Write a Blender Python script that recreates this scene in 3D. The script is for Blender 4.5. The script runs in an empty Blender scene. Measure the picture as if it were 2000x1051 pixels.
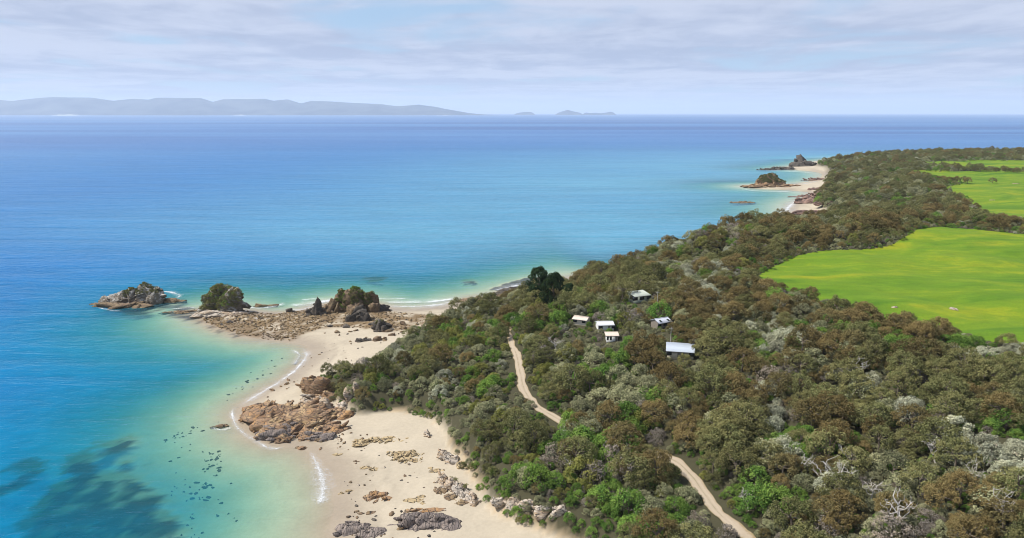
import bpy, math, random
import numpy as np
from mathutils import Vector, Matrix, Euler
from mathutils.bvhtree import BVHTree

R = math.radians
SC = bpy.context.scene
COL = SC.collection
rng = np.random.default_rng(7)
random.seed(7)

# ------------------------------------------------------------------ camera
F, CX, CY = 1428.0, 1000.0, 525.5          # focal length and centre for a frame 2000 wide
CAM_H, PITCH = 110.0, math.atan((525.5 - 220.5) / 1428.0)
cam = bpy.data.cameras.new('camera')
cam.sensor_width = 36.0
cam.lens = 36.0 * F / 2000.0
cam.clip_start, cam.clip_end = 1.0, 400000.0
cam_o = bpy.data.objects.new('camera', cam)
cam_o.location = (0, 0, CAM_H)
cam_o.rotation_euler = (math.pi / 2 - PITCH, 0, 0)
COL.objects.link(cam_o)
SC.camera = cam_o

# ------------------------------------------------------------------ light
SUN_DIR = Vector((-0.90, 0.02, 0)).normalized()
SUN_EL = R(54)
SUN_ROT = math.atan2(SUN_DIR.x, SUN_DIR.y)
TO_SUN = Vector((SUN_DIR.x * math.cos(SUN_EL), SUN_DIR.y * math.cos(SUN_EL), math.sin(SUN_EL)))
sun = bpy.data.lights.new('sun', 'SUN')
sun.energy, sun.angle, sun.color = 5.0, R(0.55), (1.0, 0.955, 0.88)
sun_o = bpy.data.objects.new('sun', sun)
sun_o.rotation_euler = (-TO_SUN).to_track_quat('-Z', 'Y').to_euler()
sun_o.location = (0, 0, 600)
COL.objects.link(sun_o)
SC.view_settings.view_transform = 'Standard'
SC.view_settings.look = 'None'
SC.view_settings.exposure = 0.34
SC.view_settings.gamma = 1.0
SC.cycles.use_denoising = True
SC.cycles.filter_width = 0.95
SC.cycles.max_bounces = 8
SC.cycles.diffuse_bounces = 3
SC.cycles.glossy_bounces = 2
SC.cycles.transparent_max_bounces = 12
SC.cycles.volume_bounces = 1


class NT:
    """small node-tree builder"""
    def __init__(self, tree):
        self.t = tree
    def n(self, typ, ins=None, **props):
        nd = self.t.nodes.new(typ)
        for k, v in props.items():
            setattr(nd, k, v)
        for k, v in (ins or {}).items():
            s = nd.inputs[k]
            if hasattr(v, 'is_linked') or isinstance(v, bpy.types.NodeSocket):
                self.t.links.new(v, s)
            else:
                s.default_value = v
        return nd
    def math(self, op, a, b=0.0, c=0.0, clamp=False):
        nd = self.n('ShaderNodeMath', {0: a, 1: b, 2: c}, operation=op, use_clamp=clamp)
        return nd.outputs[0]
    def mix(self, fac, a, b, blend='MIX'):
        nd = self.n('ShaderNodeMix', {0: fac, 6: a, 7: b}, data_type='RGBA', blend_type=blend)
        return nd.outputs[2]
    def ramp(self, fac, stops, interp='LINEAR'):
        nd = self.n('ShaderNodeValToRGB', {0: fac})
        cr = nd.color_ramp
        cr.interpolation = interp
        while len(cr.elements) < len(stops):
            cr.elements.new(0.5)
        for e, (p, c) in zip(cr.elements, stops):
            e.position = p
            e.color = (*c, 1) if len(c) == 3 else c
        return nd.outputs[0]
    def noise(self, vec, scale, detail=4, rough=0.55, dist=0.0):
        nd = self.n('ShaderNodeTexNoise', {'Vector': vec, 'Scale': scale, 'Detail': detail, 'Roughness': rough, 'Distortion': dist})
        return nd.outputs[0]
    def mapping(self, vec, scale=(1, 1, 1), rot=(0, 0, 0), loc=(0, 0, 0)):
        return self.n('ShaderNodeMapping', {'Vector': vec, 'Scale': scale, 'Rotation': rot, 'Location': loc}).outputs[0]
    def sstep(self, v, a, b):
        return self.n('ShaderNodeMapRange', {'Value': v, 'From Min': a, 'From Max': b, 'To Min': 0.0, 'To Max': 1.0}, interpolation_type='SMOOTHSTEP').outputs[0]


def g(v):
    """sRGB 0-255 to linear"""
    r = []
    for c in v:
        c /= 255.0
        r.append(c / 12.92 if c <= 0.04045 else ((c + 0.055) / 1.055) ** 2.4)
    return tuple(r)


# ------------------------------------------------------------------ world: sky with cloud sheets
world = bpy.data.worlds.new('World')
SC.world = world
world.use_nodes = True
wt = world.node_tree
wt.nodes.clear()
W = NT(wt)
SKY = 0.10
sky = W.n('ShaderNodeTexSky', sky_type='NISHITA', sun_disc=False, sun_elevation=SUN_EL, sun_rotation=SUN_ROT,
          altitude=100.0, air_density=1.0, dust_density=0.6, ozone_density=1.6)
tc = W.n('ShaderNodeTexCoord').outputs['Generated']
sep = W.n('ShaderNodeSeparateXYZ', {0: tc})
zz = W.math('ADD', W.math('MAXIMUM', sep.outputs[2], 0.0), 0.045)
u = W.math('DIVIDE', sep.outputs[0], zz)
v = W.math('DIVIDE', sep.outputs[1], zz)
uv = W.n('ShaderNodeCombineXYZ', {0: u, 1: v, 2: 0.0}).outputs[0]
n1 = W.noise(W.mapping(uv, (0.55, 0.34, 1), (0, 0, 0.15), (3.1, 1.7, 0)), 1.0, 8, 0.55, 0.35)
n2 = W.noise(W.mapping(uv, (0.26, 0.60, 1), (0, 0, -0.1), (7.3, 0.4, 2)), 1.0, 6, 0.5, 0.2)
n3 = W.noise(W.mapping(uv, (1.7, 1.1, 1), (0, 0, 0.3), (1.3, 5.4, 4)), 1.0, 6, 0.6, 0.4)
cover = W.sstep(W.math('ADD', W.math('MULTIPLY', n1, 0.85), W.math('MULTIPLY', n2, 0.4)), 0.47, 0.62)
shade = W.sstep(W.math('ADD', W.math('MULTIPLY', n2, 0.62), W.math('MULTIPLY', n3, 0.46)), 0.44, 0.64)
k = 0.80 / SKY
cdark = tuple(c * k for c in g((172, 183, 210)))
clite = tuple(c * k for c in g((205, 212, 232)))
cgap = tuple(c * k for c in g((160, 195, 231)))
chor = tuple(c * k for c in g((216, 226, 238)))
ccol = W.mix(shade, (*cdark, 1), (*clite, 1))
gap = W.mix(0.72, sky.outputs[0], (*cgap, 1))
skyc = W.mix(W.math('MULTIPLY', cover, 0.92), gap, ccol)
hz = W.math('SUBTRACT', 1.0, W.sstep(sep.outputs[2], -0.01, 0.055))
skyc = W.mix(W.math('MULTIPLY', hz, 0.55), skyc, (*chor, 1))
bg = W.n('ShaderNodeBackground', {'Color': skyc, 'Strength': SKY})
wo = W.n('ShaderNodeOutputWorld', {'Surface': bg.outputs[0]})

# ------------------------------------------------------------------ helpers: pixels, noise, polygons
sp, cp = math.sin(PITCH), math.cos(PITCH)


def ray(px, py):
    dx, dy = (px - CX) / F, -(py - CY) / F
    return np.array([dx, cp + dy * sp, -sp + dy * cp])


def at(px, py, z=0.0):
    d = ray(px, py)
    t = (z - CAM_H) / d[2]
    return (d[0] * t, d[1] * t)


def project(x, y, z):
    zc = y * cp - (z - CAM_H) * sp
    yc = y * sp + (z - CAM_H) * cp
    zc = np.maximum(zc, 1.0)
    return CX + F * x / zc, CY - F * yc / zc, zc


def _h(ix, iy, iz, s):
    n = (ix * 374761393 + iy * 668265263 + iz * 2147483647 + s * 974634777) & 0xFFFFFFFF
    n = ((n ^ (n >> 13)) * 1274126177) & 0xFFFFFFFF
    n = n ^ (n >> 16)
    return (n & 0xFFFFFF) / float(0xFFFFFF)


def vnoise(p, s=0):
    """value noise, p (n,3) -> -1..1"""
    i = np.floor(p).astype(np.int64)
    f = p - i
    f = f * f * f * (f * (f * 6 - 15) + 10)
    out = 0
    for a in (0, 1):
        for b in (0, 1):
            for c in (0, 1):
                w = (f[:, 0] if a else 1 - f[:, 0]) * (f[:, 1] if b else 1 - f[:, 1]) * (f[:, 2] if c else 1 - f[:, 2])
                out = out + w * _h(i[:, 0] + a, i[:, 1] + b, i[:, 2] + c, s)
    return out * 2 - 1


def fbm(p, octaves=4, s=0, gain=0.5):
    a, tot, out = 1.0, 0.0, 0
    for o in range(octaves):
        out = out + a * vnoise(p * (2.03 ** o) + o * 17.3, s + o)
        tot += a
        a *= gain
    return out / tot


def fb2(x, y, scale, octaves=4, s=0):
    return fbm(np.stack([x / scale, y / scale, np.full_like(x, 3.3)], 1), octaves, s)


def ss(x, a, b):
    t = np.clip((x - a) / (b - a), 0, 1)
    return t * t * (3 - 2 * t)


def sdf(x, y, poly):
    """signed distance, positive inside"""
    P = np.asarray(poly, float)
    Q = np.roll(P, -1, 0)
    best = np.full(x.shape, 1e18)
    inside = np.zeros(x.shape, bool)
    for (ax, ay), (bx, by) in zip(P, Q):
        ex, ey = bx - ax, by - ay
        L = ex * ex + ey * ey + 1e-12
        t = np.clip(((x - ax) * ex + (y - ay) * ey) / L, 0, 1)
        dx, dy = x - ax - t * ex, y - ay - t * ey
        best = np.minimum(best, dx * dx + dy * dy)
        c = (ay > y) != (by > y)
        if ey != 0:
            inside ^= c & (x < ax + (y - ay) * ex / ey)
    d = np.sqrt(best)
    return np.where(inside, d, -d)


def smooth_poly(pts, n=1):
    for _ in range(n):
        q = []
        for a, b in zip(pts, pts[1:] + pts[:1]):
            q += [(a[0] * .75 + b[0] * .25, a[1] * .75 + b[1] * .25), (a[0] * .25 + b[0] * .75, a[1] * .25 + b[1] * .75)]
        pts = q
    return pts


COAST_PX = [(650, 1250), (640, 1120), (640, 1051), (655, 1000), (650, 960), (630, 905), (590, 875), (520, 868), (470, 840), (458, 805), (478, 785),
            (515, 762), (560, 735), (590, 710), (603, 690), (598, 675), (570, 668), (520, 664), (470, 655), (420, 638), (386, 622),
            (392, 608), (420, 600), (475, 604), (520, 612), (570, 610), (610, 600), (650, 590), (700, 590), (745, 598), (790, 606),
            (830, 603), (868, 599), (905, 586), (960, 578), (1020, 562), (1100, 545), (1240, 520), (1320, 500), (1420, 472), (1510, 452),
            (1585, 436), (1560, 428), (1540, 412), (1552, 395), (1585, 385), (1590, 376), (1545, 371), (1480, 368), (1450, 364),
            (1480, 360), (1530, 362), (1570, 358), (1605, 350), (1612, 340), (1595, 335), (1550, 331), (1520, 329), (1550, 325), (1590, 318), (1602, 313)]
COAST = [at(*p) for p in COAST_PX] + [(900, 1880), (1600, 2080), (4000, 2300), (4000, -300), (-40, -300)]
VEG_PX = [(1250, 1180), (1130, 1068), (1060, 1042), (1000, 1022), (955, 995), (930, 945), (905, 905), (880, 880), (872, 852), (850, 824), (800, 804),
          (745, 802), (700, 810), (680, 795), (650, 780), (625, 760), (612, 745), (640, 735), (690, 732), (725, 715), (745, 692), (775, 672),
          (805, 655), (840, 640), (880, 618), (950, 604), (1020, 588), (1100, 560), (1235, 528), (1320, 505), (1420, 477), (1520, 456),
          (1632, 428), (1625, 416), (1597, 403), (1592, 392), (1606, 373), (1612, 360), (1617, 346), (1626, 336), (1612, 328), (1597, 322), (1606, 316)]
VEG = [at(px, py, 3.0) for px, py in VEG_PX] + [(930, 1840), (1610, 2040), (3980, 2240), (3980, -280), (60, -280)]
COAST = smooth_poly(COAST, 1)
VEG = smooth_poly(VEG, 1)
REEF = smooth_poly([at(*p) for p in [(386, 622), (420, 638), (470, 655), (520, 664), (570, 668), (600, 655), (640, 645), (720, 650), (800, 660),
                                     (845, 640), (850, 622), (780, 612), (740, 612), (700, 600), (650, 592), (610, 602), (570, 612), (520, 614), (475, 606), (420, 602), (392, 610)]], 1)
WEEDS = [smooth_poly([at(*p, -3) for p in poly], 2) for poly in [
    [(40, 1060), (90, 960), (190, 925), (270, 945), (300, 985), (345, 1010), (350, 1060), (300, 1180), (60, 1200)],
    [(110, 935), (140, 905), (215, 905), (200, 945), (150, 955)],
    [(175, 885), (215, 878), (262, 858), (278, 868), (265, 888), (215, 893)],
    [(0, 960), (40, 915), (95, 920), (80, 960), (20, 990)],
    [(225, 918), (265, 914), (272, 926), (240, 930)],
    [(690, 557), (740, 548), (760, 551), (735, 560)],
    [(895, 557), (925, 553), (930, 559), (900, 561)],
    [(300, 625), (350, 600), (395, 622), (400, 640), (440, 655), (500, 668), (480, 676), (420, 655), (370, 632)],
    [(185, 606), (290, 612), (350, 590), (360, 606), (300, 628), (230, 622)],
    [(960, 570), (1020, 552), (1060, 548), (1040, 566), (980, 580)],
]]


def terrain(x, y):
    x = np.asarray(x, float).ravel()
    y = np.asarray(y, float).ravel()
    dc = sdf(x, y, COAST)
    dv = sdf(x, y, VEG)
    wob = fb2(x, y, 9.0, 3, 5)
    dc2 = dc + wob * 1.6
    # land
    beach = 3.6 * (1 - np.exp(-np.maximum(dc2, 0) * 0.030)) + 0.10 * fb2(x, y, 6.0, 3, 8)*ss(dc2, 1, 8)
    midc = ss(y, 420, 480) * (1 - ss(y, 520, 640))
    plateau = 27.0 - 9.5 * ss(y, 480, 760)
    dvw = dv + 3.0 * fb2(x, y, 18.0, 3, 11)
    rise = 5.5 * ss(dvw, -1.0, 8.0) + (plateau - 9.0 + 5.0 * midc) * ss(dv, 2, 120 - 70 * midc) + 5.0 * fb2(x, y, 70.0, 3, 21) * ss(dv, 5, 60)
    land = beach + rise
    # sea bed
    s = np.maximum(-dc2, 0)
    fac = 1.0 - 0.25 * ss(x, -60, 60) * ss(y, 420, 470) + 2.2 * ss(x, 30, 90) * ss(y, 430, 480) * (1 - ss(y, 700, 800))
    fac = fac + 0.45 * (1 - ss(x, -110, -60)) * (1 - ss(y, 380, 470))
    depth = (0.040 * s + 0.00030 * s * s) * fac
    depth = np.minimum(depth, 22.0)
    weed = np.full(x.shape, -1e9)
    for w in WEEDS:
        weed = np.maximum(weed, sdf(x, y, w))
    weedn = ss(weed + 9.0 * fb2(x, y, 9.0, 4, 31), -3.0, 3.0)
    bed = -depth + np.minimum(weedn * 1.0, 0.6 * depth)
    reef = sdf(x, y, REEF)
    rr = ss(reef + 3.0 * fb2(x, y, 5, 3, 41), -1.5, 2.0)
    land = land + rr * (0.35 * np.abs(fb2(x, y, 2.2, 3, 44)) + 0.15)
    z = np.where(dc2 > 0, land, bed)
    return z, dc2, dv, weedn, rr, depth


def Z(x, y):
    return float(terrain(np.array([x]), np.array([y]))[0][0])


def hit(px, py, lift=0.0):
    """first point where the line of sight meets the ground"""
    d = ray(px, py)
    t = np.arange(60, 2600, 2.0)
    X, Y, ZZ = d[0] * t, d[1] * t, CAM_H + d[2] * t
    h = np.maximum(terrain(X, Y)[0], 0) + lift
    i = np.argmax(ZZ < h)
    if not (ZZ < h).any():
        i = len(t) - 1
    a, b = t[max(i - 1, 0)], t[i]
    tt = np.linspace(a, b, 20)
    h = np.maximum(terrain(d[0] * tt, d[1] * tt)[0], 0) + lift
    j = int(np.argmax(CAM_H + d[2] * tt < h))
    tt = tt[j]
    return np.array([d[0] * tt, d[1] * tt, CAM_H + d[2] * tt])


def mpx(p):
    """pixels of the 2000-wide frame per metre at a world point"""
    return F / math.sqrt(p[0] ** 2 + p[1] ** 2 + (CAM_H - p[2]) ** 2)


# ------------------------------------------------------------------ mesh helpers
def mesh_obj(name, V, faces, mat=None, parent=None, smooth=False, attrs=None):
    me = bpy.data.meshes.new(name)
    V = np.asarray(V, float)
    if isinstance(faces, np.ndarray):
        k = faces.shape[1]
        me.vertices.add(len(V))
        me.vertices.foreach_set('co', V.ravel())
        me.loops.add(faces.size)
        me.loops.foreach_set('vertex_index', faces.ravel().astype(np.int32))
        me.polygons.add(len(faces))
        me.polygons.foreach_set('loop_start', np.arange(0, faces.size, k, dtype=np.int32))
        me.polygons.foreach_set('loop_total', np.full(len(faces), k, dtype=np.int32))
        me.update(calc_edges=True)
    else:
        me.from_pydata([tuple(p) for p in V], [], faces)
        me.update()
    if smooth:
        me.polygons.foreach_set('use_smooth', np.ones(len(me.polygons), bool))
    for nm, arr in (attrs or {}).items():
        arr = np.asarray(arr, float)
        if arr.ndim == 2:
            at_ = me.attributes.new(nm, 'FLOAT_COLOR', 'POINT')
            c = np.ones((len(V), 4))
            c[:, :3] = arr
            at_.data.foreach_set('color', c.ravel())
        else:
            at_ = me.attributes.new(nm, 'FLOAT', 'POINT')
            at_.data.foreach_set('value', arr)
    if mat:
        me.materials.append(mat)
    o = bpy.data.objects.new(name, me)
    COL.objects.link(o)
    if parent:
        o.parent = parent
    return o


def empty(name, loc=(0, 0, 0), rz=0.0, scale=1.0):
    o = bpy.data.objects.new(name, None)
    o.location = loc
    o.rotation_euler = (0, 0, rz)
    o.scale = (scale,) * 3
    o.empty_display_size = 0.5
    COL.objects.link(o)
    return o


def tag(o, label=None, cat=None, group=None, kind=None):
    if label: o['label'] = label
    if cat: o['category'] = cat
    if group: o['group'] = group
    if kind: o['kind'] = kind
    return o


def copy_tree(o, parent=None):
    c = o.copy()
    COL.objects.link(c)
    c.parent = parent
    for ch in list(o.children):
        copy_tree(ch, c)
    return c


def new_mat(name):
    m = bpy.data.materials.new(name)
    m.use_nodes = True
    m.node_tree.nodes.clear()
    return m, NT(m.node_tree)


def out(N, shader):
    N.n('ShaderNodeOutputMaterial', {'Surface': shader})


def simple(name, col, rough=0.8, var=0.2, scale=1.0, spec=0.3, bump=0.0, metallic=0.0):
    m, N = new_mat(name)
    pos = N.n('ShaderNodeNewGeometry').outputs['Position']
    nz = N.noise(pos, scale, 5, 0.6)
    c = N.mix(nz, (*[x * (1 - var) for x in col], 1), (*[min(1, x * (1 + var)) for x in col], 1))
    b = N.n('ShaderNodeBsdfPrincipled', {'Base Color': c, 'Roughness': rough, 'Specular IOR Level': spec, 'Metallic': metallic})
    if bump:
        bp = N.n('ShaderNodeBump', {'Height': nz, 'Strength': bump, 'Distance': 0.2})
        N.t.links.new(bp.outputs[0], b.inputs['Normal'])
    out(N, b.outputs[0])
    return m


# ------------------------------------------------------------------ materials of the setting
def mat_terrain():
    m, N = new_mat('terrain')
    pos = N.n('ShaderNodeNewGeometry').outputs['Position']
    col = N.n('ShaderNodeAttribute', attribute_name='tint').outputs['Color']
    wet = N.n('ShaderNodeAttribute', attribute_name='wet').outputs['Fac']
    a = N.noise(pos, 0.9, 6, 0.65)
    b = N.noise(N.mapping(pos, (1, 1, 1)), 0.09, 5, 0.55, 0.6)
    f = N.math('ADD', N.math('MULTIPLY', a, 0.34), N.math('MULTIPLY', b, 0.36))
    f = N.math('ADD', f, 0.65)
    c = N.n('ShaderNodeVectorMath', {0: col, 1: N.n('ShaderNodeCombineXYZ', {0: f, 1: f, 2: f}).outputs[0]}, operation='MULTIPLY').outputs[0]
    rough = N.math('SUBTRACT', 0.95, N.math('MULTIPLY', wet, 0.5))
    bp = N.n('ShaderNodeBump', {'Height': a, 'Strength': 0.35, 'Distance': 0.25})
    p = N.n('ShaderNodeBsdfPrincipled', {'Base Color': c, 'Roughness': rough, 'Specular IOR Level': 0.25, 'Normal': bp.outputs[0]})
    out(N, p.outputs[0])
    return m


def mat_paddock():
    m, N = new_mat('paddock_grass')
    pos = N.n('ShaderNodeNewGeometry').outputs['Position']
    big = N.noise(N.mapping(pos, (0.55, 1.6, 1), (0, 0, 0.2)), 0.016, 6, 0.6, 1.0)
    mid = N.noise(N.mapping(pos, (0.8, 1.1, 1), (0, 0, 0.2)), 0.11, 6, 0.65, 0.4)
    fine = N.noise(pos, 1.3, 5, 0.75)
    c = N.ramp(big, [(0.32, (0.048, 0.118, 0.006)), (0.45, (0.092, 0.168, 0.008)), (0.57, (0.125, 0.192, 0.009)), (0.68, (0.175, 0.210, 0.009))])  # grass tones; the darkest streaks paint in a cloud shadow
    yel = N.sstep(N.math('ADD', N.math('MULTIPLY', mid, 0.55), N.math('MULTIPLY', big, 0.6)), 0.60, 0.72)
    c = N.mix(N.math('MULTIPLY', yel, 0.30), c, (0.25, 0.225, 0.008, 1))
    f = N.math('ADD', 0.28, N.math('ADD', N.math('MULTIPLY', mid, 0.66), N.math('MULTIPLY', fine, 0.80)))
    c = N.n('ShaderNodeVectorMath', {0: c, 1: N.n('ShaderNodeCombineXYZ', {0: f, 1: f, 2: f}).outputs[0]}, operation='MULTIPLY').outputs[0]
    bp = N.n('ShaderNodeBump', {'Height': fine, 'Strength': 0.5, 'Distance': 0.3})
    p = N.n('ShaderNodeBsdfPrincipled', {'Base Color': c, 'Roughness': 0.9, 'Specular IOR Level': 0.15, 'Normal': bp.outputs[0]})
    out(N, p.outputs[0])
    return m


def mat_sea():
    m, N = new_mat('sea_water')
    pos = N.n('ShaderNodeNewGeometry').outputs['Position']
    dep = N.n('ShaderNodeAttribute', attribute_name='depth').outputs['Fac']
    big = N.noise(N.mapping(pos, (0.35, 1.0, 1), (0, 0, 0.1)), 0.006, 5, 0.55, 0.5)
    d2 = N.math('MULTIPLY', dep, N.math('ADD', 0.72, N.math('MULTIPLY', big, 0.56)))
    x = N.math('DIVIDE', d2, 24.0, clamp=True)
    body = N.ramp(x, [(0.0, (0.143, 0.277, 0.235)), (0.06, (0.038, 0.200, 0.227)), (0.13, (0.005, 0.155, 0.262)), (0.26, (0.003, 0.147, 0.290)),
                      (0.50, (0.005, 0.118, 0.288)), (1.0, (0.007, 0.105, 0.280))])
    shelf = N.n('ShaderNodeAttribute', attribute_name='shelf').outputs['Fac']
    body = N.mix(N.math('MULTIPLY', shelf, N.math('ADD', 0.65, N.math('MULTIPLY', big, 0.5)), clamp=True), body, (0.080, 0.232, 0.325, 1))
    weed = N.n('ShaderNodeAttribute', attribute_name='weed').outputs['Fac']
    mot = N.noise(pos, 0.13, 8, 0.72, 0.3)
    wpre = N.sstep(weed, 0.02, 0.30)
    weed = N.sstep(N.math('ADD', weed, N.math('MULTIPLY', N.math('SUBTRACT', mot, 0.5), 2.2)), 0.2, 1.0)
    weed = N.math('MULTIPLY', weed, wpre)
    body = N.mix(N.math('MULTIPLY', weed, 0.78), body, (0.004, 0.075, 0.125, 1))
    far = N.n('ShaderNodeAttribute', attribute_name='offing').outputs['Fac']
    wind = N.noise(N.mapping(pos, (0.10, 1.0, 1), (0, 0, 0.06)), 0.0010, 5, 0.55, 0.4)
    deepc = N.ramp(wind, [(0.38, (0.017, 0.071, 0.215)), (0.50, (0.026, 0.103, 0.275)), (0.62, (0.050, 0.150, 0.320))])  # cloud-shadow bands on the distant water, put into its colour
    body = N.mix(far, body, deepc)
    fac = N.math('SUBTRACT', 1.0, N.math('POWER', 2.71828, N.math('MULTIPLY', dep, -0.25)))
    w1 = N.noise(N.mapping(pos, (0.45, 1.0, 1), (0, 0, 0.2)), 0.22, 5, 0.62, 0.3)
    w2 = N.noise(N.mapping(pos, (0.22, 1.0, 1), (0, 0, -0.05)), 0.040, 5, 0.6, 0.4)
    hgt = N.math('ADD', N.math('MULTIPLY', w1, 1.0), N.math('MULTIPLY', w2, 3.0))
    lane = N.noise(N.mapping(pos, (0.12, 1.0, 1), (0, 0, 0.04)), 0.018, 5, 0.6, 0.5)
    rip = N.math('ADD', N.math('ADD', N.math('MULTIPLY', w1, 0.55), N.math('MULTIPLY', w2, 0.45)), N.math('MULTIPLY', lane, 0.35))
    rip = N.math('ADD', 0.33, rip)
    body = N.n('ShaderNodeVectorMath', {0: body, 1: N.n('ShaderNodeCombineXYZ', {0: rip, 1: rip, 2: rip}).outputs[0]}, operation='MULTIPLY').outputs[0]  # light and dark of ripples and lanes painted into the water colour
    bp = N.n('ShaderNodeBump', {'Height': hgt, 'Strength': 0.55, 'Distance': 1.4})
    dif = N.n('ShaderNodeBsdfDiffuse', {'Color': body, 'Normal': bp.outputs[0]})
    tcol = N.n('ShaderNodeCombineXYZ', {i: N.math('POWER', 2.71828, N.math('MULTIPLY', dep, -c)) for i, c in enumerate((0.26, 0.035, 0.055))}).outputs[0]
    tr = N.n('ShaderNodeBsdfTransparent', {'Color': tcol})
    base = N.n('ShaderNodeMixShader', {0: fac, 1: tr.outputs[0], 2: dif.outputs[0]})
    fr = N.n('ShaderNodeFresnel', {'IOR': 1.33, 'Normal': bp.outputs[0]})
    gl = N.n('ShaderNodeBsdfGlossy', {'Color': (0.85, 0.93, 1, 1), 'Roughness': 0.34, 'Normal': bp.outputs[0]})
    ff = N.math('MINIMUM', N.math('MULTIPLY', N.math('POWER', fr.outputs[0], 1.7), 0.55), 0.28)
    sh = N.n('ShaderNodeMixShader', {0: ff, 1: base.outputs[0], 2: gl.outputs[0]})
    out(N, sh.outputs[0])
    return m


def mat_foam():
    m, N = new_mat('sea_foam')
    pos = N.n('ShaderNodeNewGeometry').outputs['Position']
    e = N.n('ShaderNodeAttribute', attribute_name='edge').outputs['Fac']
    a = N.noise(pos, 0.9, 7, 0.78, 1.6)
    b = N.noise(pos, 0.10, 3, 0.5)
    f = N.math('ADD', N.math('MULTIPLY', e, 0.62), N.math('ADD', N.math('MULTIPLY', a, 1.2), N.math('MULTIPLY', b, 0.6)))
    al = N.math('MULTIPLY', N.sstep(f, 1.24, 1.74), 0.85)
    wv = N.n('ShaderNodeVectorMath', {0: pos, 1: N.n('ShaderNodeTexNoise', {'Vector': pos, 'Scale': 0.9, 'Detail': 5.0}).outputs[1]}, operation='ADD').outputs[0]
    vd = N.n('ShaderNodeTexVoronoi', {'Vector': N.mapping(wv, (1.0, 0.7, 1)), 'Scale': 1.5}, feature='DISTANCE_TO_EDGE').outputs[0]
    lace = N.math('MULTIPLY', N.math('SUBTRACT', 1.0, N.sstep(vd, 0.02, 0.16)), N.sstep(N.math('ADD', e, b), 0.55, 1.1))
    al = N.math('MAXIMUM', al, N.math('MULTIPLY', N.math('MULTIPLY', lace, N.sstep(a, 0.38, 0.62)), 0.42))
    d = N.n('ShaderNodeBsdfDiffuse', {'Color': (0.66, 0.68, 0.70, 1)})
    t = N.n('ShaderNodeBsdfTransparent')
    s = N.n('ShaderNodeMixShader', {0: al, 1: t.outputs[0], 2: d.outputs[0]})
    out(N, s.outputs[0])
    return m


M_TERR, M_PAD, M_SEA, M_FOAM = mat_terrain(), mat_paddock(), mat_sea(), mat_foam()

# ------------------------------------------------------------------ ground grid cut into beach, sea bed, wood floor and paddocks
def axis(lo, hi, flo, fhi, step, grow):
    a = list(np.arange(flo, fhi, step))
    s, v = step, fhi
    while v < hi:
        a.append(v); s *= grow; v += s
    a.append(hi)
    s, v, b = step, flo, []
    while v > lo:
        s *= grow; v -= s; b.append(max(v, lo))
    return np.array(sorted(set(b + a)))


gx = axis(-420, 2200, -150, 300, 1.8, 1.05)
gy = axis(60, 2150, 130, 470, 1.8, 1.045)
GX, GY = np.meshgrid(gx, gy)
fx, fy = GX.ravel(), GY.ravel()
tz, tdc, tdv, tweed, treef, tdep = terrain(fx, fy)

PADS_PX = [
    [(1466, 545), (1520, 518), (1570, 494), (1720, 488), (1772, 465), (1800, 446), (1860, 444), (2010, 460), (2300, 474), (2300, 760), (2000, 672),
     (1900, 660), (1790, 634), (1720, 624), (1620, 594), (1540, 568)],
    [(1785, 344), (1815, 333), (2300, 349), (2300, 446), (2000, 433), (1945, 428), (1922, 414), (1902, 394), (1862, 377), (1857, 364), (1892, 359), (1812, 346)],
    [(1800, 315), (2300, 310), (2300, 338), (2010, 333), (1920, 329), (1832, 325)],
]
PADS = [smooth_poly([tuple(hit(*p)[:2]) for p in poly], 1) for poly in PADS_PX]
pad_sd = [sdf(fx, fy, p) for p in PADS]
tpad = np.max(pad_sd, 0)

sand = np.array([0.385, 0.33, 0.248])
wetc = np.array([0.275, 0.225, 0.165])
bedc = np.array([0.40, 0.36, 0.25])
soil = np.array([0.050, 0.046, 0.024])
rock = np.array([0.155, 0.105, 0.055])
weedc = np.array([0.012, 0.016, 0.022])
clay = np.array([0.38, 0.27, 0.15])
n12 = fb2(fx, fy, 12, 4, 61)
w = (1 - ss(tdc + 3 * n12, 2, 15))
tint = sand + (wetc - sand) * w[:, None]
for d0, w0, a0 in ((11.0, 0.9, 0.22), (17.0, 1.1, 0.16), (6.0, 0.8, 0.15)):
    lin = np.exp(-((tdc + 4.0 * n12 + 1.5 * fb2(fx, fy, 4, 3, 62) - d0) / w0) ** 2) * ss(fb2(fx, fy, 15, 3, 63 + int(d0)), -0.3, 0.3)
    tint = tint * (1 - a0 * lin)[:, None]
tint = tint * (1 + 0.10 * fb2(fx, fy, 26, 4, 66))[:, None]
tint = np.where((tdc < 0)[:, None], wetc + (bedc - wetc) * ss(-tdc, 0, 18)[:, None], tint)
tint = tint + (weedc - tint) * (ss(tweed + 1.5 * fb2(fx, fy, 5, 4, 67), 0.25, 1.0) * ss(tweed, 0.02, 0.3) * (tdc < 0) * 0.85)[:, None]
rk = treef * ss(fb2(fx, fy, 4, 4, 71), -0.55, 0.15) * (1 - ss(tdv, -2, 2))
tint = tint + (rock - tint) * rk[:, None]
cl = 0.6 * ss(tdv, -0.8, 0.8)
tint = tint + (clay - tint) * (cl * ss(fb2(fx, fy, 7, 3, 77), -0.3, 0.3))[:, None]
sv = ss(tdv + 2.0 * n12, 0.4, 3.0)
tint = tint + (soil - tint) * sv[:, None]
wet = np.clip(w * (tdc > -1), 0, 1) * (1 - sv)

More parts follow.
